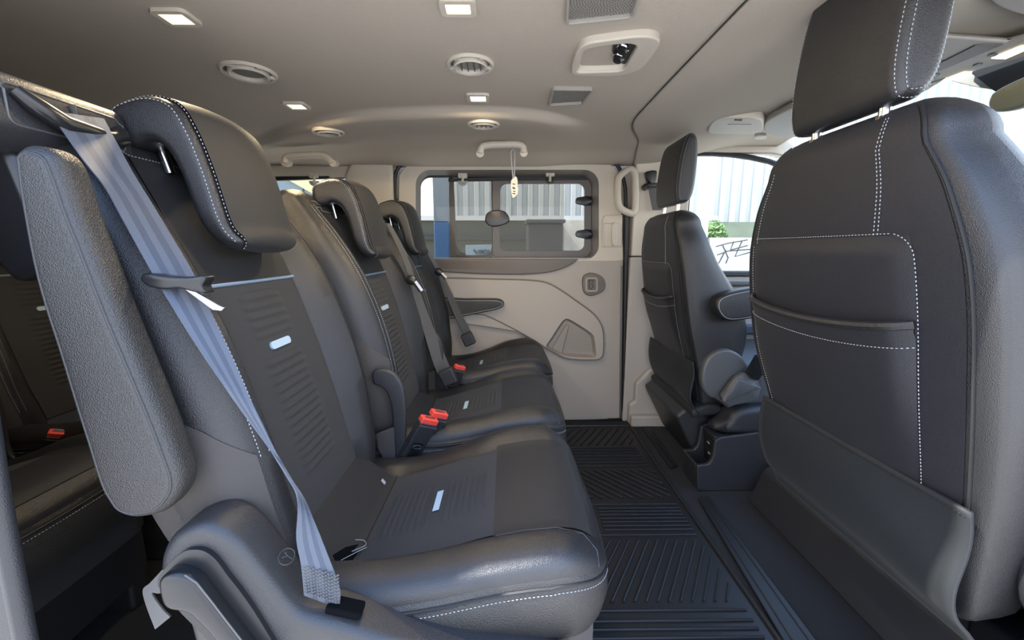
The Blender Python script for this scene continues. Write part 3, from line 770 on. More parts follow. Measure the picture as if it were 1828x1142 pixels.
    cp_ = cat2([(.72, .40 + dz), (.80, .42 + dz), (1.0, .43 + dz), (1.15, .43 + dz), (1.20, .39 + dz), (1.18, .32 + dz), (1.0, .29 + dz), (.76, .29 + dz), (.71, .33 + dz)], 4)
    MB().loft(padloft(cp_, 'xz', yc - 0.188, yc + 0.215, 0.035, 5)).build('cushion', LEATHER, root, angle=70)
    prism('seat_base', [(.97, .02), (.95, .20), (.95, .29 + dz), (1.16, .29 + dz), (1.18, .02)], 'xz', yc - 0.15, yc + 0.20, PLASTIC_SMOOTH, root, bevel=(0.012, 3))
    return root, b
TH = 0.0
def recline(p):
    return V((p.x - .057, p.y, p.z + .058))
drv, drv_b = front_seat('front_seat', 0.678, recline, 'large black front seat seen from behind, its headrest reaching the top of the picture', [(0, .195), (.15, .212), (.3, .230), (.5, .246), (.75, .240), (.9, .208), (1, .168)], 0.665, -0.022, 0.775, -0.028)
pas, pas_b = front_seat('front_seat', 1.585, lambda p: p, 'smaller-looking black front seat by the far front door, with a folding armrest')

# driver: floor rail cover and round recliner cover
prism('rail_cover', [(.795, .0), (.835, .112), (.852, .122), (.905, .122), (.93, .10), (.93, .0)], 'xz', 0.47, 1.245, PLASTIC_LIT, drv, bevel=(0.008, 3), label='charcoal plastic rail cover along the floor')
rc = cat2([(.69, .34), (.665, .42), (.68, .50), (.735, .54), (.80, .525), (.85, .46), (.95, .43), (1.12, .42), (1.12, .30), (.80, .27)], 4)
pad('recliner_cover', rc, 'xz', 0.440, 0.478, 0.016, PLASTIC, drv, label='rounded plastic side cover')
MB().box((.80, .49, .235), (0.20, 0.10, 0.10)).build('hinge_bracket', VOID, drv, bevel=(0.01, 2))

# passenger: armrest, recliner disc, buckle bracket, padded roll
ap = cat2(xz([(1277, 556), (1274, 543), (1280, 530), (1300, 521), (1340, 513), (1400, 505), (1440, 503), (1445, 545), (1400, 556), (1340, 567), (1305, 572), (1287, 568)], 1.335), 4)
ar = MB().loft(padloft(ap, 'xz', 1.315, 1.375, 0.014, 5)).build('armrest', LEATHER, pas, angle=70)
MB().tube([V((a, 1.3165, b)) for a, b in inset(ap, 0.008)], 0.0010, 6, closed=True).build('armrest_welt', STITCH, ar)
dp = cat2(xz([(1251, 690), (1249, 665), (1258, 640), (1276, 625), (1298, 622), (1320, 634), (1335, 655), (1365, 662), (1400, 662), (1400, 740), (1330, 745), (1278, 712), (1262, 705)], 1.37), 4)
pad('recliner_cover', dp, 'xz', 1.352, 1.385, 0.010, PLASTIC_MID, pas, label='grey rounded recliner cover')
hx = xz([(1287, 706), (1313, 673), (1328, 666), (1350, 672), (1357, 690), (1352, 712), (1302, 724), (1290, 715)], 1.325)
pad('buckle_housing', hx, 'xz', 1.312, 1.352, 0.010, PLASTIC_MID, pas, label='six-sided grey buckle housing')
bp = xz([(1334, 666), (1352, 635), (1364, 633), (1368, 660), (1352, 678), (1340, 674)], 1.318)
pad('front_buckle', bp, 'xz', 1.310, 1.336, 0.004, PLASTIC_SMOOTH, pas)
rp = [(0.575, .372), (.60, .385), (.66, .375), (.70, .345), (.70, .30), (.66, .30), (.61, .345)]
v, f = grid(lambda a, y: V((0.600 + 0.09 * a + 0.012 * math.sin(6 * a), 1.36 + 0.44 * y, 0.345 - 0.10 * a * 0.35 - 0.11 * (1 - y) * 0.9 + 0.05)), 10, 20)
roll = cat2([(.655, .235), (.690, .240), (.735, .245), (.755, .258), (.752, .275), (.730, .285), (.690, .280), (.652, .262)], 4)
MB().loft(padloft(roll, 'xz', 1.372, 1.80, 0.012, 4)).build('folded_flap', FLAPCLOTH, pas, angle=75, label='folded cloth flap under the seat back')
bx = [(.620, .215), (.665, .252), (.82, .252), (.86, .15), (.83, .02), (.72, .02)]
prism('base_cover', bx, 'xz', 1.435, 1.80, PLASTIC, pas, bevel=(0.012, 3))
MB().box((.735, 1.372, .212), (0.05, 0.006, 0.03)).box((.757, 1.370, .205), (.03, .01, .012)).build('height_switch', PLASTIC_SMOOTH, pas, bevel=(0.002, 2))
# small damage and labels on the nearest cushion
def on_c(u, x, off=0.004):
    w = (x + .335) / (.140 + .335); return ntop(u, w, off)
tag_ = MB(); a0 = on_c(.44, -.262, .0045)
tag_.box(a0, (.012, .010, .0015), Matrix.Rotation(.9, 3, 'Y'))
tag_.build('anchor_label', STITCH, ncush, bevel=(.001, 1), label='small white child-seat anchor label')
tear = MB()
pts = [on_c(u, x, .003) for u, x in [(-.60, -.262), (-.52, -.250), (-.40, -.246), (-.44, -.256), (-.34, -.252), (-.42, -.266), (-.54, -.275)]]
tear.add(pts + [p - V((0, 0, .004)) for p in pts], [tuple(range(7)), tuple(range(13, 6, -1))] + [(i, (i + 1) % 7, 7 + (i + 1) % 7, 7 + i) for i in range(7)])
tr_ = tear.build('torn_seam', VOID, ncush, smooth=False, label='small torn spot with loose threads')
th_ = MB()
for L_ in ([(-.55, -.262), (-.46, -.252), (-.38, -.236)], [(-.44, -.255), (-.36, -.240), (-.31, -.246), (-.33, -.258)], [(-.56, -.258), (-.54, -.250)]):
    th_.tube(catmull([on_c(u, x, .006) for u, x in L_], 4), .0006, 5)
th_.build('loose_thread', STITCH, tr_)
# strap dangling behind the side cover
ribbon(MB(), [PY(u, w, .45) for u, w in [(296, 1010), (268, 1040), (256, 1052), (262, 1080), (278, 1122)]], [PY(u, w, .45) for u, w in [(300, 1052), (285, 1058), (272, 1058), (290, 1085), (305, 1100)]], th=.002).build('strap_loop', BELT_GREY, root, label='grey strap loop behind the side cover')

# ================================================================== floor, mat, strips
v, f = grid(lambda a, b: V((lerp(-2.2, 1.9, a), lerp(0.42, 1.93, b), 0.0)), 1, 1)
tag(MB().box((-0.15, 1.175, -0.0125), (4.1, 1.51, 0.025)).build('floor', CARPET, None, smooth=False), 'black carpet floor of the van', 'floor', kind='structure')

def near_edge(x): return 0.0
mt = MB()
MB_x0, MB_x1, MB_y0, MB_y1 = -0.42, 0.572, 0.44, 1.82
mt.box(((MB_x0 + MB_x1) / 2, (MB_y0 + MB_y1) / 2, 0.004), (MB_x1 - MB_x0, MB_y1 - MB_y0, 0.006))
mt.tube([V((MB_x1, MB_y0, 0.008)), V((MB_x1, MB_y1, 0.008))], 0.006, 8)
mt.tube([V((MB_x0, MB_y1, 0.008)), V((MB_x1, MB_y1, 0.008))], 0.006, 8)
def ribline(p, q): mt.tube([V((*p, 0.0085)), V((*q, 0.0085))], 0.0032, 6)
def yrow(v): return PZ(1100, v, 0).y
xa, xb = 0.10, 0.545
for vv in (1096, 1115, 1130, 1146, 1163): ribline((xa, yrow(vv)), (xb, yrow(vv)))
rows = [905, 912, 917.5, 923.5, 930, 936.5, 943.5, 950.5, 960]
for i, vv in enumerate(rows):
    y = yrow(vv)
    if i in (0, len(rows) - 1): ribline((0.15, y), (xb, y))
    else: ribline((0.15, y), (0.225, y)); ribline((0.285, y), (xb, y))
for vv in (802, 807, 812, 817.5, 823, 829, 835): ribline((xa, yrow(vv)), (xb - 0.01, yrow(vv)))
def diag(y0, y1, s, pitch, x0, x1):
    """parallel slanting ribs filling the band y0..y1"""
    w = (y1 - y0); x = x0 - abs(s) * w
    while x < x1 + abs(s) * w:
        a = [x, y0]; b = [x + s * w, y1]
        def clip(p, q):
            if p[0] > q[0]: p, q = q, p
            if q[0] < x0 or p[0] > x1: return None
            if p[0] < x0: t = (x0 - p[0]) / (q[0] - p[0]); p = [x0, p[1] + (q[1] - p[1]) * t]
            if q[0] > x1: t = (x1 - p[0]) / (q[0] - p[0]); q = [x1, p[1] + (q[1] - p[1]) * t]
            return p, q
        c = clip(a, b)
        if c and math.dist(*c) > 0.02: ribline(*c)
        x += pitch
diag(yrow(1080), yrow(970), 0.62, 0.027, xa, xb)
diag(yrow(893), yrow(842), -0.9, 0.034, xa, xb)
diag(yrow(797), yrow(768), 0.62, 0.034, xa, xb)
rubber = tag(mt.build('floor_mat', RUBBER, None, angle=30), 'ribbed black rubber mat along the aisle in front of the middle row', 'floor mat')
# raised wordmark pressed into the mat, too worn to read
wm = MB(); yy0, yy1 = yrow(912), yrow(952)
for k, ch in enumerate('TCZEVL'):
    y = lerp(yy0 - 0.01, yy1 + 0.01, (k + 0.5) / 6); h = 0.0085
    x0, x1 = 0.240, 0.268
    segs = {'T': [((x1, -h), (x1, h)), ((x0, 0), (x1, 0))], 'C': [((x0, -h), (x0, h)), ((x0, h), (x1, h)), ((x1, h), (x1, -h))], 'Z': [((x0, -h), (x0, h)), ((x0, h), (x1, -h)), ((x1, -h), (x1, h))],
            'E': [((x0, h), (x1, h)), ((x0, -h), (x0, h)), ((x1, -h), (x1, h)), (((x0 + x1) / 2, -h), ((x0 + x1) / 2, h))], 'V': [((x0, 0), (x1, h)), ((x0, 0), (x1, -h))], 'L': [((x1, h), (x0, h)), ((x0, h), (x0, -h))]}[ch]
    for (a, b), (c, d) in segs: wm.tube([V((a, y + b, 0.0075)), V((c, y + d, 0.0075))], 0.0014, 5)
wm.build('raised_wordmark', RUBBER, rubber)

def strip(c4, label):
    p = xy(c4, 0.004)
    o = thing('floor_strip', V((*p[0], 0)), label, 'floor strip', 'seat rail strips in the carpet')
    MB().prism(p, 'xy', 0.0, 0.010).build('cover_strip', RUBBER, o, bevel=(0.003, 2))
    a, b, c, d = [V((*q, 0.0105)) for q in p]
    mm = MB()
    for t in (0.25, 0.75): mm.tube([a.lerp(b, t), d.lerp(c, t)], 0.0016, 5)
    mm.build('grooves', BLACK, o)
strip([(1147, 765), (1160, 764), (1210, 832), (1197, 837)], 'short black strip in the carpet behind the far front seat')
strip([(1246, 890), (1264, 887), (1475, 1170), (1412, 1170)], 'long black strip in the carpet behind the near front seat')

# ================================================================== centre console
con = thing('centre_console', (0.80, 1.36, 0), 'low charcoal console box between the front seats with two charging sockets', 'console')
sec = [(0.655, 0.0), (0.640, 0.10), (0.638, 0.128), (0.652, 0.130), (0.664, 0.175), (0.672, 0.235), (0.690, 0.247), (0.80, 0.262), (1.30, 0.275), (1.30, 0.0)]
sh = [(0.655, 0.0), (0.640, 0.10), (0.640, 0.135), (0.672, 0.140), (0.690, 0.150), (0.694, 0.215), (0.705, 0.238), (0.80, 0.256), (1.30, 0.275), (1.30, 0.0)]
for s_, (y0, y1) in enumerate(((1.298, 1.314), (1.404, 1.42))):
    prism('side_wall', [(.655, 0), (.645, .085), (.647, .096), (.683, .100), (.692, .112), (.697, .135), (.700, .185), (.715, .196), (.80, .208), (.90, .222), (1.30, .235), (1.30, 0)], 'xz', y0, y1, PLASTIC, con, bevel=(0.005, 3))
prism('body', [(.735, 0), (.732, .08), (.715, .16), (.703, .191), (.80, .206), (1.30, .233), (1.30, 0)], 'xz', 1.314, 1.404, PLASTIC, con, bevel=(0.004, 2))
prism('tray_front', [(.655, 0), (.645, .085), (.646, .094), (.654, .095), (.660, .06), (.672, .04), (.735, .04), (.735, 0)], 'xz', 1.313, 1.405, PLASTIC, con, bevel=(0.003, 2))
plate = MB().box((.7165, 1.359, .125), (.008, .084, .105), Matrix.Rotation(math.radians(-7), 3, 'Y')).build('socket_plate', PLASTIC_SMOOTH, con, bevel=(0.003, 2))
for z in (.152, .112):
    sk = MB().box((.709 + (.15 - z) * .14, 1.355, z), (.004, .042, .030), Matrix.Rotation(math.radians(-7), 3, 'Y')).build('charging_socket', BLACK, plate, bevel=(.002, 2))
    MB().box((.7065 + (.15 - z) * .14, 1.355, z), (.002, .014, .006), Matrix.Rotation(math.radians(-7), 3, 'Y')).build('socket_symbol', STITCH, plate)
lid = cat2([(.742, .205), (.746, .250), (.766, .280), (.82, .297), (1.0, .305), (1.22, .305), (1.24, .27), (1.24, .215)], 4)
ld = MB().loft(padloft(lid, 'xz', 1.302, 1.398, 0.022, 5)).build('console_lid', PLASTIC, con, angle=75)
MB().tube([V((.815, 1.3055, .212)), V((.79, 1.3055, .245)), V((.772, 1.308, .274))], 0.0012, 5).build('lid_seam', BLACK, ld)

# ================================================================== ceiling
def sx(y): return interp([(0.4, .388), (1.25, .390), (1.42, .405), (1.62, .487), (1.75, .520), (1.93, .560)], y)
def ceil_z(x, y):
    z = 1.222 + 0.062 * sstep(0.55, 1.05, x)
    yc = interp([(-1.4, 1.70), (-0.94, 1.605), (-0.66, 1.40), (-0.46, 1.295), (-0.25, 1.255), (-0.07, 1.248), (0.10, 1.285), (0.24, 1.385), (0.40, 1.50)], x)
    fade = sstep(-1.3, -0.9, x) * (1 - sstep(0.12, 0.30, x))
    z -= 0.022 * fade * sstep(yc - 0.006, yc + 0.035, y) * (1 - 0.6 * sstep(yc + 0.06, yc + 0.28, y))
    z -= 0.030 * sstep(1.74, 1.90, y) * (1 - 0.4 * sstep(.6, 1.0, x))
    z -= 0.05 * sstep(0.56, 0.40, y)
    return z
v, f = grid(lambda a, b: V((lerp(-2.2, sx(lerp(.40, 1.93, b)) + .001, a), lerp(0.40, 1.93, b), ceil_z(lerp(-2.2, sx(lerp(.40, 1.93, b)) + .001, a), lerp(0.40, 1.93, b)))), 200, 130)
tag(mk('ceiling', v, f, HEADLINER, None, angle=80, solid=0.012), 'beige cloth headliner over the passenger rows', 'ceiling', kind='structure')
def fc(a, b):
    y = lerp(.40, 1.93, b); x = lerp(sx(y) - 0.002, 1.175, a); return V((x, y, ceil_z(x, y)))
v, f = grid(fc, 60, 90)
tag(mk('ceiling_front', v, f, HEADLINER, None, angle=80, solid=0.012), 'beige cloth headliner over the front seats, beyond the curved joint', 'ceiling', kind='structure')
jt = MB(); jt.tube([V((sx(y) + 0.001, y, ceil_z(sx(y), y) - 0.0068)) for y in [lerp(.42, 1.90, i / 60) for i in range(61)]], 0.0014, 6)
tag(jt.build('trim_4', VENTDARK, None), 'thin dark joint line across the headliner', 'ceiling joint', kind='structure')

# lamps
def ceiling_lamp(quad, label, y_off=0.0):
    """quad: the four corners of the bezel in the picture"""
    c = (sum(q[0] for q in quad) / 4, sum(q[1] for q in quad) / 4)
    z = 1.22
    for _ in range(4): p = PZ(*c, z); z = ceil_z(p.x, p.y) - 0.006
    pts = [PZ(*q, z - 0.004) for q in quad]
    ctr = sum(pts, V()) / 4
    o = thing('ceiling_lamp', (ctr.x, ctr.y, z + .006), label, 'ceiling lamp', 'small lamps in the headliner')
    hx = max(0.030, ((pts[1] - pts[0]).length + (pts[2] - pts[3]).length) / 4); hy = ((pts[3] - pts[0]).length + (pts[2] - pts[1]).length) / 4
    hx, hy = min(hx, 0.045), max(0.022, min(hy, 0.034))
    out = rrect(ctr.x - hx, ctr.x + hx, ctr.y - hy, ctr.y + hy, 0.010, 5); inn = inset(out, 0.010)
    v, f = ringpoly(out, inn, 'xy', z - 0.006, z + 0.004)
    mk('bezel', v, f, BEIGE, o, bevel=(0.002, 2))
    prism('lens', inn, 'xy', z - 0.003, z + 0.003, LAMP, o, bevel=(0.001, 1), label='glowing warm lens')
    ld = bpy.data.lights.new('lamp_glow', 'AREA'); ld.energy = 0.9; ld.size = 0.04; ld.color = (1.0, 0.78, 0.48)
    lo = bpy.data.objects.new('lamp_glow', ld); lo.location = V((0, 0, -0.016)); lo.parent = o; COL.objects.link(lo)
    return o
ceiling_lamp([(274, 18), (322, 18), (356, 46), (308, 48)], 'lit lamp above the nearest headrest, largest of the left-hand pair')
ceiling_lamp([(505, 184), (540, 183), (552, 194), (522, 197)], 'lit lamp above the middle headrest, left of the headliner crease')
ceiling_lamp([(786, 0), (842, 0), (848, 28), (795, 30)], 'lit lamp at the upper frame edge beside the large speaker grille')
ceiling_lamp([(834, 169), (871, 168), (873, 181), (836, 183)], 'lit lamp just in front of the headliner crease, near the small speaker grille')
ceiling_lamp([(795, 276), (828, 275), (832, 283), (797, 284)], 'lit lamp tucked at the headliner edge right above the far sliding door')

# air vents
def vent(c, a, rot, label, slats):
    z = 1.22
    for _ in range(4): p = PZ(*c, z); z = ceil_z(p.x, p.y) - 0.006
    e = 1e-3
    n = V((-(ceil_z(p.x + e, p.y) - ceil_z(p.x - e, p.y)) / (2 * e), -(ceil_z(p.x, p.y + e) - ceil_z(p.x, p.y - e)) / (2 * e), 1)).normalized()
    o = thing('air_vent', (p.x, p.y, z), label, 'air vent', 'round vents in the headliner')
    ax = -n
    MB().lathe(p, [(a, -0.004), (a, 0.003), (a * .95, 0.006), (a * .86, 0.005), (a * .84, 0.0)], ax, 40, cap=(False, False)).build('rim', BEIGE, o)
    MB().lathe(p, [(a * .86, 0.0005), (a * .60, 0.0005)], ax, 40, cap=(False, False)).build('slot_ring', VENTDARK, o)
    MB().lathe(p, [(a * .72, -0.002), (a * .72, 0.008), (a * .68, 0.010), (a * .60, 0.008), (a * .58, 0.0)], ax, 40, cap=(False, False)).build('inner_ring', BEIGE, o)
    MB().lathe(p, [(0.0005, 0.001), (a * .6, 0.001)], ax, 32, cap=(False, False)).build('core', VENTCORE if not slats else GRILLE, o)
    sp_ = MB()
    for k in range(5):
        w = rot + 2 * math.pi * k / 5; d = V((math.cos(w), math.sin(w), 0)); d = (d - ax * d.dot(ax)).normalized()
        sp_.box(p + d * (a * .79) + ax * 0.003, (a * .22, a * .16, 0.007), Matrix((d, ax.cross(d), ax)).transposed())
    sp_.build('spokes', BEIGE, o)
    if slats:
        sl_ = MB()
        for k in (-1.5, -.5, .5, 1.5):
            sl_.box(p + V((k * a * .27, 0, 0)) + ax * 0.003, (0.0022, a * 1.0, 0.005))
        sl_.build('slats', VENTDARK, o)
vent((444, 128), 0.058, 0.6, 'round vent with a plain core, above the nearest headrest', False)
vent((840, 114), 0.051, 0.3, 'round vent with slats, in front of the control recess and nearer than the crease', True)
vent((586, 235), 0.050, 0.9, 'round vent with a plain core, past the crease over the middle headrest', False)
vent((863, 221), 0.049, 0.4, 'round vent with slats, past the crease above the far grab handle', True)

# speaker grilles
def speaker(c4, label, r):
    z = 1.222 - 0.006
    pts = [PZ(*q, z - .003) for q in c4]; poly = []
    for i in range(4):
        a, b, c = pts[i - 1], pts[i], pts[(i + 1) % 4]
        u, w = (a - b).normalized(), (c - b).normalized()
        for t in range(6):
            s = t / 5; q0, q1 = b + u * r, b + w * r
            p = q0 * (1 - s) ** 2 + b * 2 * s * (1 - s) + q1 * s * s; poly.append((p.x, p.y))
    ctr = sum(pts, V()) / 4
    o = thing('speaker_grille', (ctr.x, ctr.y, z + .006), label, 'speaker', 'speakers in the headliner')
    inn = inset(poly, 0.006)
    v, f = ringpoly(poly, inn, 'xy', z - 0.009, z + 0.004); mk('bezel', v, f, BEIGE_DARK, o, bevel=(0.003, 2))
    MB().prism(inn, 'xy', z - 0.002, z + 0.003).build('mesh_panel', GRILLE, o)
    dots = MB(); r_ = 0.004; big = (pts[1] - pts[0]).length > 0.11
    k = 0
    while r_ < 0.14:
        m = max(6, int(2 * math.pi * r_ / 0.0050))
        for j in range(m):
            q = (ctr.x + r_ * math.cos(2 * math.pi * j / m + k), ctr.y + r_ * math.sin(2 * math.pi * j / m + k))
            ins = True
            for i in range(len(inn)):
                (x0, y0), (x1, y1) = inn[i], inn[(i + 1) % len(inn)]
                cr = (x1 - x0) * (q[1] - y0) - (y1 - y0) * (q[0] - x0)
                cc = (x1 - x0) * (ctr.y - y0) - (y1 - y0) * (ctr.x - x0)
                if cr * cc < 0 or abs(cr) / max(1e-9, math.dist(inn[i], inn[(i + 1) % len(inn)])) < 0.002: ins = False; break
            if ins: dots.lathe((q[0], q[1], z - 0.0026), [(0.0013, 0), (0.0013, 0.0008)], (0, 0, 1), 6)
        r_ += 0.0046; k += 0.4
    dots.build('perforations', VENTDARK, o)
speaker([(1008, 41), (1132, 28), (1152, -38), (1012, -42)], 'large perforated speaker grille cut by the upper frame edge', 0.014)
speaker([(978, 187), (1042, 183), (1059, 157), (986, 156)], 'small perforated speaker grille beyond the control recess', 0.010)

# climate control recess
z = 1.2165
o = thing('climate_control_panel', (*PZ(1100, 95, z).xy, 1.22), 'beige roof panel with recess holding two chrome-ringed knobs', 'control panel')
outp = cat2(xy([(1020, 125), (1023, 108), (1032, 85), (1048, 73), (1090, 66), (1140, 60), (1165, 61), (1178, 68), (1176, 78), (1162, 100), (1150, 115), (1135, 123), (1110, 130), (1080, 132), (1040, 131), (1026, 130)], z - .008), 3)
inp = cat2(xy([(1030, 122), (1036, 104), (1042, 88), (1056, 81), (1085, 76), (1118, 73), (1134, 76), (1136, 82), (1126, 100), (1117, 116), (1108, 122), (1085, 124), (1050, 125), (1036, 125)], z - .008), 3)
ctr = (sum(p[0] for p in inp) / len(inp), sum(p[1] for p in inp) / len(inp))
ref = [(ctr[0] + math.cos(2 * math.pi * i / 60), ctr[1] + math.sin(2 * math.pi * i / 60)) for i in range(60)]
O, I = match(outp, ctr, ref), match(inp, ctr, ref)
v, f = ringpoly(O, I, 'xy', z - 0.014, z + 0.004); mk('surround', v, f, BEIGE, o, bevel=(0.004, 3))
rec = MB(); sm_ = [(ctr[0] + (a - ctr[0]) * .82 + 0.012, ctr[1] + (b - ctr[1]) * .82) for a, b in I]
rec.loft([[V((a, b, z - .008)) for a, b in I], [V((a, b, z + .018)) for a, b in sm_]], cap=(False, True)); rec.build('recess', BEIGE, o)
kp = xy([(1094, 80), (1104, 75), (1124, 74), (1135, 79), (1136, 86), (1119, 113), (1112, 115), (1098, 104), (1092, 92)], z - .004)
kpl = MB().loft([[V((a, b, z - .0045)) for a, b in kp], [V((a, b, z + .006)) for a, b in kp]]).build('knob_plate', PLASTIC_SMOOTH, o, bevel=(.002, 2))
for px_ in ((1112, 86), (1104, 102)):
    p = PZ(*px_, z - .008); nn = V((-0.35, -0.15, -1)).normalized()
    kn = MB().lathe(p, [(.0105, .004), (.0100, -.004), (.0085, -.009), (.001, -.0095)], -nn, 24).build('knob', PLASTIC_SMOOTH, o)
    MB().lathe(p, [(.0108, -.003), (.0125, -.001), (.0108, .0015)], -nn, 28).build('chrome_ring', CHROME, kn)

# ================================================================== far side: sliding door
D = 1.90
door = thing('door_1', (0.03, D, 0.0), 'grey and beige sliding door on the far side', 'door', kind='structure')
oup = [(711, 466), (709, 345), (712, 312), (722, 298), (745, 291), (900, 288), (1062, 284), (1085, 289), (1101, 302), (1110, 325), (1113, 345), (1113, 466), (1000, 466), (850, 466)]
inn_px = [(x, y) for x, y in rrect(742, 1069, 303, 463, 26, 8)]
C0 = xz([(905, 385)], D)[0]
I = xz(inn_px, D); O = match(xz(oup, D), C0, I)
v, f = ringpoly(O, I, 'xz', D, D + 0.03); mk('upper_trim', v, f, BEIGE, door, bevel=(0.004, 2), label='beige trim around the door window')
seal_px = rrect(750, 1056, 313, 461, 20, 8)
S = xz(seal_px, D + 0.045)
MB().loft([[V((a, D + 0.003, b)) for a, b in I], [V((a, D + 0.05, b)) for a, b in S]], cap=(False, False)).build('window_reveal', DOORGREY_DARK, door, angle=80)
# lower panel
prism('lower_panel', xz([(700, 460), (1113, 460), (1109, 749), (700, 754)], D), 'xz', D + 0.002, D + 0.04, DOORGREY, door, bevel=(0.004, 2), label='warm grey lower door panel')
belt = cat2(xz([(700, 461), (800, 461), (940, 462), (1025, 462), (1029, 465), (1018, 473), (1000, 481), (975, 487), (930, 490), (860, 489), (780, 485), (700, 482)], D - .01), 3)
pad('belt_line_pad', belt, 'xz', D - 0.016, D + 0.006, 0.007, DOORGREY_DARK, door, label='dark taupe pad under the window')
so = cat2(xz([(700, 494), (800, 496), (885, 498), (945, 500), (977, 505), (1003, 519), (1030, 538), (1056, 557), (1071, 575), (1077, 595), (1077, 627), (1072, 639), (1058, 642), (1016, 640), (995, 632), (969, 617), (938, 598), (898, 577), (872, 565), (845, 560), (700, 556)], D - .02), 3)
hole = cat2(xz([(975, 620), (984, 603), (998, 581), (1006, 571), (1015, 569), (1036, 581), (1055, 594), (1061, 604), (1064, 634), (1058, 638), (1020, 637), (998, 632)], D - .02), 3)
C1 = xz([(1030, 606)], D - .02)[0]
# the star of directions follows the wider outline so the long panel keeps its edge
ref = [(C1[0] + math.cos(2 * math.pi * i / 180), C1[1] + math.sin(2 * math.pi * i / 180)) for i in range(180)]
ref = sorted([(a, b) for a, b in so] + hole + ref, key=lambda q: math.atan2(q[1] - C1[1], q[0] - C1[0]))
SO, HO = match(so, C1, ref), match(hole, C1, ref)
v, f = ringpoly(SO, HO, 'xz', D - 0.022, D + 0.004); mk('raised_panel', v, f, DOORGREY, door, angle=30)
HI = inset(hole, 0.012)
pk = MB().loft([[V((a, D - 0.020, b)) for a, b in hole], [V((a, D - 0.002, b)) for a, b in HI]], cap=(False, True)).build('door_pocket', DOORPOCKET, door, angle=50)
prism('pocket_step', xz([(1010, 580), (1016, 580), (1003, 632), (985, 622)], D - .01), 'xz', D - 0.012, D - 0.002, DOORPOCKET, pk, bevel=(0.004, 2))
MB().tube([V((a, D - 0.0225, b)) for a, b in so], 0.0030, 6, closed=True).build('panel_groove', DOORGREY_DARK, door)
ap = cat2(xz([(770, 534), (830, 533), (884, 533), (896, 536), (900, 541), (897, 547), (886, 552), (862, 557), (832, 563), (790, 570), (765, 572)], 1.855), 3)
arm2 = MB().loft(padloft(ap, 'xz', 1.835, D - 0.01, 0.010, 4)).build('door_armrest', LEATHER_GREY, door, angle=75, label='padded grey door armrest')
MB().tube([V((a, 1.8362, b)) for a, b in inset(ap, .007)], .0013, 5, closed=True).build('armrest_stitching', STITCH, arm2)
bz = cat2(xz([(1040, 497), (1047, 489), (1059, 487), (1075, 494), (1081, 507), (1076, 520), (1056, 528), (1042, 521)], D - .01), 3)
bz_ = MB().loft(padloft(bz, 'xz', D - 0.014, D + .006, 0.006, 4)).build('latch_bezel', DOORGREY_DARK, door, angle=70)
fr_ = rrect(1045, 1067, 495, 521, 5, 4)
v, f = ringpoly(xz(fr_, D - .016), inset(xz(fr_, D - .016), 0.008), 'xz', D - 0.020, D - 0.010); mk('latch_frame', v, f, BEIGE_DARK, bz_, bevel=(.002, 2))
MB().tube([PY(u, w, D - .018) for u, w in [(1052, 500), (1060, 500), (1056, 507), (1060, 511), (1055, 516), (1052, 515), (1052, 500)]], .0016, 5).build('release_lever', BLACK, bz_)
lk = xz([(1075, 392), (1079, 384), (1111, 383), (1110, 441), (1074, 441)], D)
prism('lock_plate', lk, 'xz', D - 0.006, D + .004, BEIGE, door, bevel=(.003, 2))
lo_ = cat2(xz([(1092, 402), (1098, 397), (1104, 402), (1104, 432), (1098, 439), (1092, 434)], D - .008), 3)
pad('lock_handle', lo_, 'xz', D - 0.013, D - .002, .003, BEIGE, door)
MB().tube([PY(u, w, D - .0065) for u, w in [(1078, 399), (1109, 399), (1109, 439), (1078, 439), (1078, 399)]], .0011, 5).build('lock_groove', BEIGE_DARK, door)
MB().tube([PY(1110, 474, D - .004), PY(1108.5, 560, D - .004), PY(1107, 746, D - .004), PY(1085, 747, D - .004)], .0035, 6).build('edge_strip', STEEL, door, label='bright metal strip on the door edge')
MB().tube([PY(u, w, D - .002) for u, w in [(1002, 752), (1060, 751), (1112, 749)]], .008, 6).build('sill_strip', PLASTIC_SMOOTH, door)
sl = catmull([PY(u, w, D - .004) for u, w in [(706, 480), (705, 420), (704, 340), (706, 312), (714, 296), (730, 289), (760, 287), (900, 284), (1010, 281), (1062, 279), (1085, 283), (1104, 298), (1114, 325), (1117, 360), (1117, 470), (1113, 748)]], 6)
MB().tube(sl, 0.0085, 8).build('door_seal', BLACK, door, label='black rubber seal around the door')

sk_out = [(-.64, .0), (-.64, 1.24), (.66, 1.24), (.66, .0)]
sk_in = xz(rrect(744, 1062, 308, 466, 20, 8), D + .06)
ang = sorted(sk_in + sk_out, key=lambda q: math.atan2(q[1] - C0[1], q[0] - C0[0]))
v, f = ringpoly(match(sk_out, C0, ang), match(sk_in, C0, ang), 'xz', D + .052, D + .075)
mk('outer_skin', v, f, DOORGREY_DARK, door, angle=30)

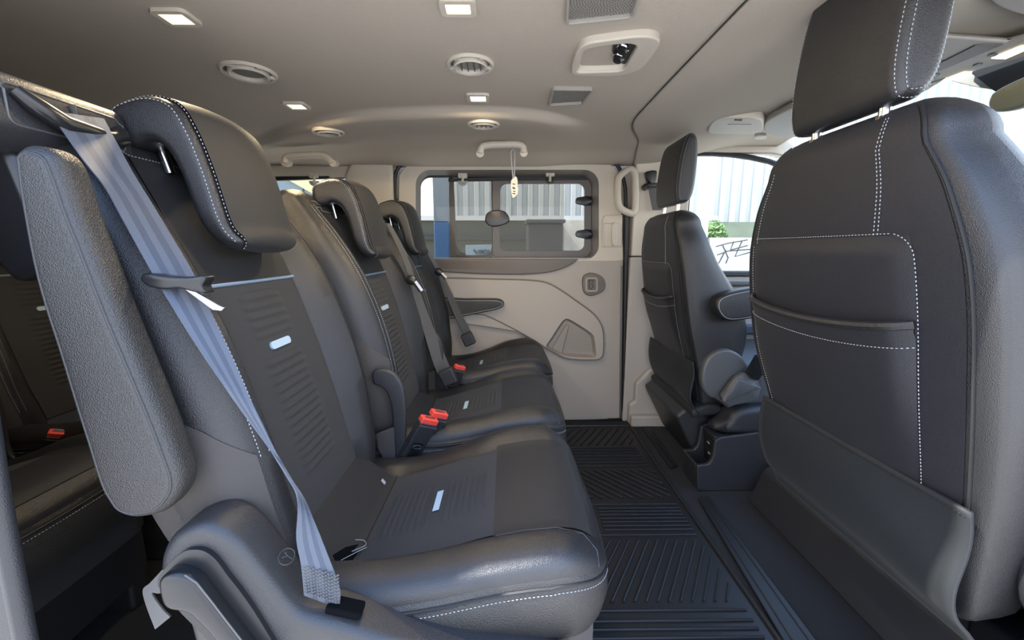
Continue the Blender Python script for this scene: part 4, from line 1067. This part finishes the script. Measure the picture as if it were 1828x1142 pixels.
# window in the sliding door
W1 = D + 0.05
win = thing('window_1', (C0[0], W1, PY(905, 461, W1).z), 'sliding tinted window with dark frames in the far door', 'window', kind='structure')
def frame_(outer, inner, y0, y1, m, name, par, label=None):
    c = (sum(p[0] for p in inner) / len(inner), sum(p[1] for p in inner) / len(inner))
    I_ = xz(inner, (y0 + y1) / 2); O_ = xz(outer, (y0 + y1) / 2)
    cc = (sum(p[0] for p in I_) / len(I_), sum(p[1] for p in I_) / len(I_))
    if len(outer) != len(inner): O_ = match(O_, cc, I_)
    v, f = ringpoly(O_, I_, 'xz', y0, y1); return mk(name, v, f, m, par, bevel=(.003, 2), label=label)
fo = frame_(rrect(744, 1062, 308, 466, 20, 8), rrect(751, 1055, 317, 459.5, 17, 8), W1, W1 + .02, BLACK, 'outer_frame', win)
sf = frame_(rrect(879, 1055, 313, 462, 12, 8), rrect(893, 1043, 328, 447, 12, 8), W1 + .004, W1 + .022, WINFRAME, 'slider_frame', win, 'dark brown frame of the sliding half')
prism('fixed_frame_strip', xz([(802, 318), (810, 318), (816, 460), (804, 460)], W1 + .02), 'xz', W1 + .010, W1 + .022, WINFRAME, win, bevel=(.002, 2))
prism('top_rail', xz([(801, 319), (1050, 313), (1050, 322), (801, 325)], W1 + .02), 'xz', W1 + .002, W1 + .014, BLACK, win, bevel=(.002, 2))
prism('corner_fillet', xz([(877, 318), (880, 318), (880, 460), (806, 461), (806, 455), (868, 455), (876, 449), (878, 440)], W1 + .02), 'xz', W1 + .012, W1 + .022, WINFRAME, win, bevel=(.001, 1))
def pane(px_, y, m, name, par=win):
    return prism(name, xz(px_, y), 'xz', y, y + .004, m, par, bevel=None, smooth=False)
pane([(748, 314), (1058, 314), (1058, 462), (748, 462)], W1 + .026, GLASS_PRIV, 'outer_pane')
pane([(801, 319), (1007, 317), (1007, 461), (801, 461)], W1 + .008, GLASS_SLIDE, 'sliding_pane')
kn = cat2(xz([(866, 390), (870, 380), (884, 375), (900, 377), (909, 388), (907, 397), (893, 403), (876, 404), (868, 398)], W1 - .006), 3)
pad('slider_knob', kn, 'xz', W1 - .016, W1 + .006, .005, PLASTIC_SMOOTH, win, label='oval black slider knob')
for yy in (359, 418):
    cl = cat2(xz([(1028, yy - 4), (1034, yy - 7), (1056, yy - 8), (1056, yy + 8), (1034, yy + 6), (1028, yy + 3)], W1 - .004), 2)
    pad('frame_clip', cl, 'xz', W1 - .014, W1 + .008, .003, PLASTIC_SMOOTH, win)
def hook(u, v_, y, label):
    o = thing('blind_hook', PY(u, v_ + 12, y), label, 'hook', 'blind hooks over the windows')
    pad('clip', rrect(PY(u, v_, y).x - .020, PY(u, v_, y).x + .020, PY(u, v_ + 4, y).z, PY(u, v_ - 5, y).z, .004, 3), 'xz', y - .010, y + .012, .003, BEIGE, o)
    MB().tube([PY(u, v_, y - .006), PY(u, v_ + 8, y - .008), PY(u, v_ + 12, y - .012)], .006, 8).build('stem', BEIGE, o)
    arc = [(PY(u, v_ + 9, y).x + .022 * math.cos(t), PY(u, v_ + 9, y).z + .022 * math.sin(t)) for t in [math.pi + math.pi * i / 14 for i in range(15)]]
    prism('catch', arc, 'xz', y - .004, y, GLASS_TINT if u > 900 else STITCH, o, bevel=(.001, 1))
hook(826, 314, W1 - .012, 'beige blind hook over the left half of the sliding door window')
hook(982, 311, W1 - .012, 'beige blind hook over the right half of the sliding door window')
hook(561, 314, D - .004, 'beige blind hook over the rear quarter window')

# ================================================================== far rear quarter, pillars, walls
wq = xz(rrect(300, 648, 316, 440, 26, 8), D)
wo = [(-2.2, 0.0), (-2.2, 1.235), (-0.496, 1.235), (-0.496, 0.0)]
cq = (sum(p[0] for p in wq) / len(wq), sum(p[1] for p in wq) / len(wq))
ang = sorted(wq + wo, key=lambda q: math.atan2(q[1] - cq[1], q[0] - cq[0]))
v, f = ringpoly(match(wo, cq, ang), match(wq, cq, ang), 'xz', D, D + .03)
wl = tag(mk('wall_left', v, f, BEIGE, None, angle=30), 'beige side trim of the rear row around the quarter window', 'wall', kind='structure')
w2 = thing('window_2', (cq[0], D + .03, .9), 'rear quarter window behind the middle headrest', 'window', kind='structure')
MB().tube([V((a, D + .012, b)) for a, b in wq], .006, 6, closed=True).build('window_seal', BLACK, w2)
prism('pane', xz(rrect(296, 650, 312, 444, 26, 8), D + .034), 'xz', D + .030, D + .034, GLASS_PRIV, w2, bevel=None, smooth=False)
prism('blind_roller', xz([(420, 316), (588, 314), (588, 319), (510, 322), (420, 324)], D), 'xz', D - .006, D + .014, BLACK, w2, bevel=(.003, 2))
tag(pad('trim_2', cat2(xz([(617, 325), (622, 300), (640, 286), (700, 284), (702, 300), (700, 470), (640, 470), (650, 400), (650, 350), (645, 335)], D - .01), 3), 'xz', D - .022, D + .004, .016, BEIGE, None), 'bulging beige pillar trim between quarter window and sliding door', 'pillar trim', kind='structure')
tb = thing('trim_1', (.68, D, 0), 'two-tone pillar trim between the sliding door and the far front door', 'pillar trim', kind='structure')
prism('upper_cover', [(.562, .790), (.562, 1.20), (.60, 1.225), (.815, 1.225), (.80, .790)], 'xz', D - .012, D + .04, BEIGE, tb, bevel=(.008, 3), label='beige upper cover')
prism('lower_cover', [(.556, .0), (.556, .786), (.82, .786), (.84, .0)], 'xz', D - .016, D + .04, PILLARGREY, tb, bevel=(.008, 3), label='grey lower cover')
prism('step_cover', [(.575, .0), (.575, .10), (.60, .115), (.60, .20), (.66, .27), (.84, .27), (.84, .0)], 'xz', D - .05, D - .014, PILLARGREY, tb, bevel=(.012, 3))
prism('kick_cover', [(.578, .0), (.578, .055), (.84, .055), (.84, .0)], 'xz', D - .085, D - .045, PILLARGREY, tb, bevel=(.010, 3))
gh = thing('pillar_grab_handle', PY(1120, 386, 1.86), 'cream D-shaped handle beside the sliding door seal', 'grab handle')
MB().tube(catmull([PY(u, w, 1.862) for u, w in [(1122, 303), (1131, 306), (1134.5, 325), (1134, 368), (1130, 380), (1121, 379), (1108, 371), (1103.5, 358), (1103, 330), (1106, 315)]], 5, True), .0150, 12, closed=True).build('grip', BEIGE, gh)
MB().tube([PY(1131, 306, 1.862), PY(1131, 306, 1.90)], .012, 10).tube([PY(1130, 380, 1.862), PY(1130, 380, 1.90)], .012, 10).build('mounts', BEIGE, gh)
# far front belt
fb = thing('seat_belt', PY(1160, 330, 1.87), 'grey belt on its pillar anchor behind the far front headrest', 'seat belt')
an = MB().lathe(PY(1152, 334, 1.872), [(.014, -.012), (.014, .012), (.004, .014)], (0, -1, 0), 18)
an.build('anchor_bolt', PLASTIC_SMOOTH, fb)
pad('anchor_cover', cat2(xz([(1152, 310), (1156, 306), (1168, 305), (1171, 310), (1168, 326), (1158, 328)], 1.865), 3), 'xz', 1.850, 1.886, .004, PLASTIC_SMOOTH, fb)
MB().tube([PY(1150, 335, 1.86), PY(1158, 329, 1.855), PY(1173, 328, 1.855), PY(1172, 333, 1.855), PY(1156, 335, 1.858)], .005, 8).build('belt_loop', PLASTIC, fb)
ribbon(MB(), [PY(1157, 331, 1.858), PY(1160, 350, 1.855), PY(1165, 375, 1.845)], [PY(1172, 331, 1.858), PY(1175, 350, 1.855), PY(1182, 375, 1.845)], th=.003).build('webbing', BELT_GREY, fb)

# front door
d2 = thing('door_2', (1.3, D + .02, 0), 'far front door panel below a clear side window', 'door', kind='structure')
prism('door_panel', [(.82, .03), (.84, .70), (1.85, .70), (1.85, .03)], 'xz', D - .01, D + .05, PILLARGREY, d2, bevel=(.01, 3))
prism('window_ledge', [(.80, .698), (.80, .722), (1.85, .722), (1.85, .698)], 'xz', D - .02, D + .055, PLASTIC, d2, bevel=(.006, 2))
prism('ledge_strip', [(.84, .655), (.84, .675), (1.85, .675), (1.85, .655)], 'xz', D - .030, D - .006, PLASTIC_MID, d2, bevel=(.006, 2))
prism('pull_strip', [(.90, .43), (.90, .47), (1.85, .50), (1.85, .45)], 'xz', D - .045, D - .006, BELT_BLUE, d2, bevel=(.008, 2), label='pale blue-grey door pull')
prism('pocket_panel', [(.86, .06), (.88, .40), (1.85, .41), (1.85, .06)], 'xz', D - .06, D - .006, PLASTIC_MID, d2, bevel=(.012, 3))
w3 = thing('window_3', (1.3, D + .03, .72), 'clear side window of the far front door', 'window', kind='structure')
prism('pane', [(.79, .71), (.79, 1.235), (1.30, 1.225), (1.85, .90), (1.85, .71)], 'xz', D + .030, D + .034, GLASS_CLEAR, w3, bevel=None, smooth=False)
MB().tube([PY(u, w, D + .004) for u, w in [(1236, 274), (1270, 274), (1305, 276), (1340, 281), (1372, 288), (1410, 302), (1470, 335)]], .012, 8).build('top_seal', BLACK, w3)
MB().tube([V((.812, D + .02, .70)), V((.815, D + .02, 1.24))], .010, 8).build('rear_seal', BLACK, w3)
v, f = ringpoly([(.80, 1.20), (.80, 1.30), (1.45, 1.30), (1.45, 1.18)], [(.80, 1.232), (.80, 1.28), (1.42, 1.28), (1.30, 1.222)], 'xz', D - .01, D + .03)
tag(prism('trim_5', [(.79, 1.238), (.79, 1.30), (1.50, 1.30), (1.50, 1.12), (1.36, 1.195), (1.16, 1.232)], 'xz', D - .012, D + .04, BEIGE, None, bevel=(.006, 2)), 'beige roof rail trim above the far front window', 'roof trim', kind='structure')
# body sides closing the cabin, added unseen to darken the back row
tag(MB().box((-2.215, 1.175, .6), (.03, 1.55, 1.32)).build('wall_rear', DOORGREY_DARK, None, smooth=False), 'dark tailgate lining added behind the back row to shade it', 'wall', kind='structure')
tag(MB().box((-1.41, .41, .61), (1.58, .03, 1.25)).build('wall_right', DOORGREY_DARK, None, smooth=False), 'unseen side wall added beside the back row to shade it, behind the open doorway', 'wall', kind='structure')
t3 = thing('trim_3', (-.60, .40, .1), 'slanted grey jamb trim of the open doorway at the lower left', 'door jamb', kind='structure')
prism('jamb_panel', [(-.70, 1.20), (-.615, 1.20), (-.575, .95)] + xz([(-15, 690), (4, 890), (48, 1142), (75, 1290), (-140, 1290)], .385), 'xz', .380, .388, PLASTIC, t3, bevel=(.006, 2))
MB().tube([V((-.612, .375, 1.20)), V((-.570, .375, .94))] + [PY(u, w, .375) for u, w in [(-26, 740), (-4, 880), (20, 1010), (46, 1142), (72, 1290)]], 0.009, 10).build('jamb_bead', PLASTIC, t3)

# near side: driver's door and roof rail, out of the picture but shading the cabin
tag(prism('wall_front', [(.69, 0), (.69, .5), (.625, .80), (.605, 1.22), (.76, 1.22), (.80, .78), (.86, .755), (1.93, .74), (1.93, 0)], 'xz', .385, .425, DOORGREY_DARK, None, bevel=(.008, 3)), 'near front pillar and closed door beside the large front seat, outside the frame', 'wall', kind='structure')
# ================================================================== grab handles and tag on the far roof edge
def roof_handle(pts, y, label):
    o = thing('roof_grab_handle', PY(*pts[0], y), label, 'grab handle', 'grab handles along the far roof edge')
    P = [PY(u, w, y) for u, w in pts]
    MB().tube(catmull(P, 4), .0125, 12, flat=1.1).build('grip', BEIGE, o)
    for q in (P[0], P[-1]):
        MB().tube([q + V((0, -.004, 0)), q + V((0, .03, .006))], .014, 12).build('foot', BEIGE, o)
    return o
roof_handle([(857, 274), (860, 263), (872, 259), (895, 258), (922, 258), (933, 262), (935, 273)], 1.56, 'beige roof handle above the sliding door, with the paper tag on it')
roof_handle([(509, 291), (511, 281), (523, 278), (550, 277), (575, 277), (586, 282), (594, 291)], 1.66, 'beige roof handle over the rear quarter window')
tg = thing('hanging_tag', PY(918, 353, 1.55), 'cream paper tag hanging on a loop of string from the roof handle', 'tag')
MB().tube([PY(u, w, 1.55) for u, w in [(916, 318), (913, 290), (912, 272), (914, 267), (917, 267), (919, 272), (919, 290), (918, 318)]], .0022, 6).build('string', STITCH, tg)
tp = MB().loft(padloft(cat2(xz([(914, 320), (921, 315), (924, 322), (924, 332), (925, 338), (923, 347), (917, 353), (914, 350), (912, 337), (912, 325)], 1.55), 3), 'xz', 1.548, 1.552, .001, 2)).build('paper', mat('cream_paper', (.80, .76, .64), .7), tg)
tm = MB()
for k, (u, w) in enumerate([(917, 328), (917, 334), (917, 336), (918, 341), (917, 345)]):
    tm.tube([PY(u - 2, w, 1.547), PY(u + (2 if k % 2 else 3), w + 1, 1.547)], .0014, 4)
tm.build('print', BLACK, tp)

# ================================================================== front roof fittings
def roofpad(px_, z, th, r, m, name, par=None, **k):
    return MB().loft(padloft(cat2(xy(px_, z), 3), 'xy', z, z + th, r, 4)).build(name, m, par, angle=70, **k)
sb = thing('glasses_holder', (*PZ(1310, 226, 1.238).xy, 1.238), 'beige flip-down holder above the far front window', 'holder')
hp_ = roofpad([(1263, 234), (1268, 222), (1282, 213), (1320, 211), (1352, 213), (1362, 219), (1361, 233), (1350, 240), (1300, 240), (1270, 239)], 1.222, .03, .006, BEIGE, 'holder_body', sb)
MB().tube([PZ(u, w, 1.2212) for u, w in [(1299, 222), (1341, 222)]], .0014, 5).build('holder_seam', BEIGE_DARK, hp_)
MB().tube([PZ(u, w, 1.2215) for u, w in [(1312, 213), (1324, 213.5)]], .004, 6).build('holder_latch', VENTDARK, hp_)
vs_ = thing('sun_visor', (*PZ(1400, 215, 1.235).xy, 1.235), 'folded grey sun visor ahead of the far front seat', 'sun visor', 'folded sun visors')
roofpad([(1364, 232), (1366, 220), (1380, 210), (1405, 197), (1440, 180), (1480, 168), (1500, 190), (1470, 230), (1420, 245), (1395, 246), (1372, 240)], 1.232, .02, .006, PILLARGREY, 'visor_board', vs_)
roofpad([(1347, 245), (1349, 243), (1366, 243), (1368, 247), (1364, 249), (1348, 249)], 1.234, .012, .002, BEIGE, 'visor_clip', vs_)
vs2 = thing('sun_visor', (*PZ(1820, 0, 1.25).xy, 1.25), 'folded pinkish-grey sun visor in the upper right corner', 'sun visor', 'folded sun visors')
roofpad([(1750, -20), (1770, 6), (1790, 18), (1840, 34), (1900, 50), (1980, 20), (1900, -60), (1800, -60)], 1.246, .022, .007, PILLARGREY, 'visor_board', vs2)
oc = thing('overhead_console', (1.13, 1.10, 1.27), 'grey overhead console with two lit map lamps, above the windscreen', 'overhead console')
cb = [PZ(u, w, 1.255) for u, w in [(1644, 143), (1648, 118), (1672, 62), (1800, 72), (1990, 22), (2010, 40), (1828, 100), (1650, 148)]]
MB().loft([[V((p.x, p.y, 1.251)) for p in cb], [V((p.x, p.y, 1.262)) for p in cb]]).build('housing', PILLARGREY, oc, bevel=(.006, 3))
for q in ([(1684, 142), (1697, 143), (1735, 129), (1721, 128)], [(1770, 103), (1795, 104), (1850, 80), (1822, 82)]):
    pl = [PZ(u, w, 1.2505) for u, w in q]
    MB().loft([[V((p.x, p.y, 1.2485)) for p in pl], [V((p.x, p.y, 1.2525)) for p in pl]]).build('map_lamp', LAMP, oc, label='lit warm map lamp')
def ocp(px_, z0, z1, m, name):
    q = [PZ(u, w, z0) for u, w in px_]
    MB().loft([[V((p.x, p.y, z0)) for p in q], [V((p.x, p.y, z1)) for p in q]]).build(name, m, oc, bevel=(.002, 2))
ocp([(1650, 139), (1648, 128), (1740, 82), (1792, 80)], 1.2485, 1.252, DOORGREY_DARK, 'dark_groove')
for c in ((1670, 134), (1773, 97), (1745, 116)):
    MB().lathe(PZ(*c, 1.2510), [(.014, 0), (.013, .002), (.001, .0025)], (0, 0, -1), 18, sq=.6).build('switch', PLASTIC_MID, oc)
MB().loft([[V((p.x, p.y, 1.249)) for p in [PZ(*q, 1.251) for q in [(1612, 165), (1630, 148), (1660, 148), (1690, 138), (1655, 160)]]], [V((p.x, p.y, 1.256)) for p in [PZ(*q, 1.251) for q in [(1612, 165), (1630, 148), (1660, 148), (1690, 138), (1655, 160)]]]]).build('console_tail', BEIGE, oc, bevel=(.002, 2))
w4 = thing('window_4', (1.62, 1.17, .80), 'windscreen with dark dotted upper band', 'window', kind='structure')
ws = [(1.40, 1.275), (2.15, .78)]
MB().loft([[V((1.20, y, 1.290)), V((2.15, y, .80)), V((2.152, y, .804)), V((1.202, y, 1.294))] for y in (.48, 1.88)]).build('windscreen_glass', GLASS_CLEAR, w4, smooth=False)
def screen(px_, x0, x1, m, name):
    q = [(PX(u, w, (x0 + x1) / 2).y, PX(u, w, (x0 + x1) / 2).z) for u, w in px_]
    return prism(name, q, 'yz', x0, x1, m, w4, bevel=(.002, 2))
screen([(1736, 129), (1835, 90), (1960, 50), (1960, 140), (1828, 168), (1792, 170), (1776, 160)], 1.245, 1.262, BLACK, 'sensor_housing')
screen([(1696, 144), (1738, 128), (1778, 161), (1740, 155)], 1.262, 1.266, GRILLE, 'dotted_band')
tag(MB().box((1.19, 1.175, 1.300), (.05, 1.50, .03)).build('trim_6', BEIGE, None, bevel=(.008, 3)), 'beige header rail over the windscreen', 'roof trim', kind='structure')
mr = thing('rear_view_mirror', PX(1810, 180, 1.215), 'rear-view mirror seen from behind its shell, against the windscreen', 'mirror')
mp = [PX(u, w, 1.215) for u, w in [(1772, 190), (1776, 172), (1788, 160), (1828, 140), (1900, 112), (1912, 130), (1895, 160), (1828, 192), (1785, 200)]]
mp2 = cat2([(p.y, p.z) for p in mp], 3)
ml = MB().loft(padloft(mp2, 'yz', 1.20, 1.232, .010, 4)).build('mirror_shell', MIRROR, mr, angle=70)
MB().tube([PX(1850, 150, 1.228), V((1.25, PX(1850, 150, 1.228).y, 1.268))], .010, 8).build('mirror_stalk', PLASTIC_SMOOTH, mr)
da = thing('dashboard', (1.75, 1.17, .3), 'dark dashboard top under the windscreen', 'dashboard')
prism('dash_body', cat2([(1.42, .42), (1.45, .62), (1.55, .72), (1.75, .765), (2.15, .775), (2.15, .25), (1.5, .25)], 3), 'xz', .47, 1.88, PLASTIC, da, bevel=(.01, 2))

# ================================================================== outside
CONC = mat('pale_concrete', (.50, .47, .42), .9, bump=('noise', 30, .3), var=.15, varscale=2)
WHITEWALL = mat('white_corrugated_metal', (.47, .47, .45), .45, var=.04, varscale=2)
OLIVE = mat('olive_grey_board', (.062, .062, .042), .7, var=.2, varscale=3)
BLUEPOST = mat('blue_paint', (.030, .075, .15), .5, var=.15, varscale=6)
PALEPOST = mat('pale_blue_grey_paint', (.125, .14, .145), .5)
DARKBOX = mat('dark_grey_bin', (.030, .030, .027), .6, var=.1, varscale=3)
STONE = mat('cream_stone_block', (.40, .36, .29), .85, var=.25, varscale=9)
CREAM = mat('cream_fascia', (.55, .50, .30), .6)
BLUEWALL = mat('pale_blue_metal', (.20, .26, .30), .5)
SIGN = mat('pale_blue_sign', (.22, .29, .33), .5)
INK = mat('dark_ink', (.03, .04, .05), .6)
LEAF = mat('hedge_leaf', (.12, .22, .05), .7, var=.4, varscale=30)
PALEGREEN = mat('pale_green_pillar', (.55, .63, .58), .5)
GZ = -0.42
tag(MB().box((0, 3.0, GZ - .05), (40, 30, .1)).build('ground', CONC, None, smooth=False), 'pale concrete yard around the van', 'ground', kind='structure')
def corrugated(x0, x1, y, z0, z1, pitch, depth):
    pts = []; x = x0
    while x < x1:
        pts += [(x, y), (x + pitch * .4, y), (x + pitch * .5, y - depth), (x + pitch * .9, y - depth)]; x += pitch
    pts += [(x1, y), (x1, y + .1), (x0, y + .1)]
    return pts
bd = thing('warehouse', (2.0, 8.05, GZ), 'white corrugated metal building across the yard', 'building')
MB().prism(corrugated(-1.30, 9.0, 8.0, 0, 0, .20, .045), 'xy', GZ, 4.6).build('metal_wall', WHITEWALL, bd, smooth=False)
MB().box((3.85, 8.0, 4.68), (10.5, .4, .16)).build('roof_fascia', WHITEWALL, bd, smooth=False)
MB().box((3.85, 10.0, 4.70), (10.5, 4.0, .1)).build('roof', PALEPOST, bd, smooth=False)
b2 = thing('side_building', (-5.0, 7.6, GZ), 'pale blue metal building with a cream fascia, past the rear quarter window', 'building')
fa, fb_ = PY(505, 316, 7.1), PY(560, 347, 7.1); sl_ = (fb_.z - fa.z) / (fb_.x - fa.x)
def fz(x): return fa.z + sl_ * (x - fa.x)
MB().prism([(-6.5, GZ), (-2.6, GZ), (-2.6, fz(-2.6)), (-6.5, fz(-6.5))], 'xz', 7.2, 7.5).build('metal_wall', BLUEWALL, b2, smooth=False)
sm2 = MB()
for i in range(8): sm2.box((-6.2 + i * .47, 7.195, (GZ + fz(-6.2 + i * .47)) / 2), (.015, .012, fz(-6.2 + i * .47) - GZ))
sm2.build('wall_seams', DARKBOX, b2, smooth=False)
MB().loft([[V((x, 7.12, z)), V((x, 7.3, z)), V((x, 7.3, z + .22)), V((x, 7.12, z + .22))] for x, z in ((-6.5, fz(-6.5)), (-2.55, fz(-2.55)))]).build('roof_fascia', CREAM, b2, smooth=False)
gf = thing('board_fence', (-1.0, 6.5, GZ), 'long olive board fence with a white top rail in the yard', 'fence')
MB().box((.55, 6.5, .42), (5.3, .08, 1.66)).build('boards', OLIVE, gf, smooth=False)
MB().box((.55, 6.46, 1.285), (5.3, .10, .07)).build('top_rail', WHITEWALL, gf, smooth=False)
MB().box((.55, 6.44, .99), (5.3, .06, .05)).build('mid_rail', DARKBOX, gf, smooth=False)
bn = thing('storage_bin', PY(972, 459, 5.0) * 1, 'dark grey upright bin standing by the fence, through the sliding window', 'bin')
bn.location.z = GZ; ORG[bn.name] = bn.location.copy()
x0, x1, zt = PY(942, 395, 5).x, PY(1006, 395, 5).x, PY(972, 398, 5).z
MB().box(((x0 + x1) / 2, 5.2, (GZ + zt) / 2), (x1 - x0, .4, zt - GZ)).build('bin_body', DARKBOX, bn, bevel=(.02, 2))
MB().box(((x0 + x1) / 2, 5.18, zt + .02), (x1 - x0 + .04, .46, .04)).build('bin_lid', DARKBOX, bn, bevel=(.01, 2))
sw = thing('stone_wall', PY(1020, 459, 5.4), 'cream stone block wall at the right of the sliding window view', 'wall')
sw.location.z = GZ; ORG[sw.name] = sw.location.copy()
x0, x1, zt = PY(1006, 394, 5.4).x, PY(1052, 394, 5.4).x, PY(1020, 393, 5.4).z
MB().box(((x0 + x1) / 2, 5.5, (GZ + zt) / 2), (x1 - x0, .2, zt - GZ)).build('blocks', STONE, sw, smooth=False)
po = thing('blue_post', PY(788, 459, 3.2), 'thick blue post with a pale upper half outside the sliding window', 'post')
po.location.z = GZ; ORG[po.name] = po.location.copy()
x0, x1 = PY(774, 400, 3.2).x, PY(801, 400, 3.2).x; zm = PY(788, 396, 3.2).z
MB().box(((x0 + x1) / 2, 3.27, (GZ + zm) / 2), (x1 - x0, .14, zm - GZ)).build('lower_post', BLUEPOST, po, bevel=(.008, 2))
MB().box(((x0 + x1) / 2, 3.27, (zm + 2.6) / 2), (x1 - x0, .14, 2.6 - zm)).build('upper_post', PALEPOST, po, bevel=(.008, 2), label='pale grey-blue upper half')
sg = thing('notice_board', PY(856, 450, 4.2), 'pale blue board with mirrored dark letters, low in the sliding window', 'sign')
sp_ = xz([(831, 437), (884, 436), (884, 475), (831, 475)], 4.2)
MB().prism(sp_, 'xz', 4.2, 4.23).build('board', SIGN, sg, smooth=False)
MB().box(((sp_[0][0] + sp_[1][0]) / 2, 4.26, .1), (.05, .05, 1.1)).build('stake', DARKBOX, sg, smooth=False)
lt = MB(); Yl = 4.196
def stroke(a, b, r): lt.tube([PY(*a, Yl), PY(*b, Yl)], r, 6)
T_, S_ = .0085, .004
stroke((846, 446), (851.3, 452.5), T_); stroke((851.3, 452.5), (855, 446), S_); stroke((844.8, 446), (848.5, 446), S_)
stroke((857, 446), (857, 452.5), T_); stroke((861, 446), (861, 452.5), T_); stroke((857, 449.3), (861, 449.3), S_)
lt.tube([PY(866.5 + 3.0 * math.cos(t), 449.3 + 3.4 * math.sin(t), Yl) for t in [i * math.pi / 8 for i in range(16)]], .0065, 6, closed=True)
stroke((872.5, 446), (873, 452.5), T_); stroke((873, 452.5), (877, 451), S_)
for k in range(9): stroke((850 + k * 3, 455.2), (851.6 + k * 3, 455.4), .004)
lt.build('lettering', INK, sg)
gp = thing('pale_green_pillar', PY(1258, 459, 5.0), 'pale green pillar outside the far front window', 'pillar')
gp.location.z = GZ; ORG[gp.name] = gp.location.copy()
x0, x1 = PY(1250, 380, 5).x, PY(1267, 380, 5).x
MB().box(((x0 + x1) / 2, 5.06, 1.3), (x1 - x0, .12, 3.5)).build('shaft', PALEGREEN, gp, bevel=(.01, 2))
hg = thing('hedge_bush', PY(1280, 470, 5.6), 'green leafy bush behind the white panel fence', 'bush')
hg.location.z = GZ; ORG[hg.name] = hg.location.copy()
lf = MB(); hc = PY(1281, 412, 5.6)
for i in range(1400):
    d = V((random.gauss(0, 1), random.gauss(0, 1), random.gauss(0, 1))).normalized() * random.uniform(.6, 1)
    p = V((hc.x + d.x * .17, 5.7 + d.y * .2, hc.z - .10 + d.z * .25)); a = V((random.uniform(-1, 1), random.uniform(-1, 1), random.uniform(-1, 1))).normalized() * .035
    b = a.orthogonal().normalized() * .014
    lf.add([p - a, p + b, p + a, p - b], [(0, 1, 2, 3)])
lf.build('foliage', LEAF, hg, smooth=False)
MB().tube([V((hc.x, 5.7, GZ)), V((hc.x, 5.7, hc.z - .1))], .025, 8).build('stem', DARKBOX, hg)
gb = thing('grass_bank', (4.2, 6.6, GZ), 'pale green grassy bank seen low through the far front window', 'grass bank', kind='structure')
MB().box((4.6, 6.8, (GZ + 1.24) / 2), (2.8, .5, 1.24 - GZ)).build('slope', mat('pale_grass', (.13, .15, .10), .9, var=.4, varscale=8), gb, smooth=False)
pf = thing('panel_fence', PY(1315, 470, 5.0), 'low white fence panel with dark branching lines', 'fence')
pf.location.z = GZ; ORG[pf.name] = pf.location.copy()
pp = xz([(1268, 424), (1400, 424), (1400, 500), (1268, 500)], 5.0)
pp = [(a, max(b, GZ)) for a, b in pp]
MB().prism(pp, 'xz', 5.0, 5.05).build('panel', WHITEWALL, pf, smooth=False)
br = MB()
for seg in ([(1278, 440), (1300, 434), (1335, 428)], [(1290, 437), (1300, 460), (1296, 470)], [(1310, 431), (1304, 446), (1335, 438)], [(1325, 430), (1312, 458), (1340, 450)], [(1280, 455), (1300, 448), (1340, 445)], [(1283, 470), (1296, 446)]):
    br.tube([PY(u, w, 4.995) for u, w in seg], .007, 5)
br.build('branch_pattern', DARKBOX, pf)
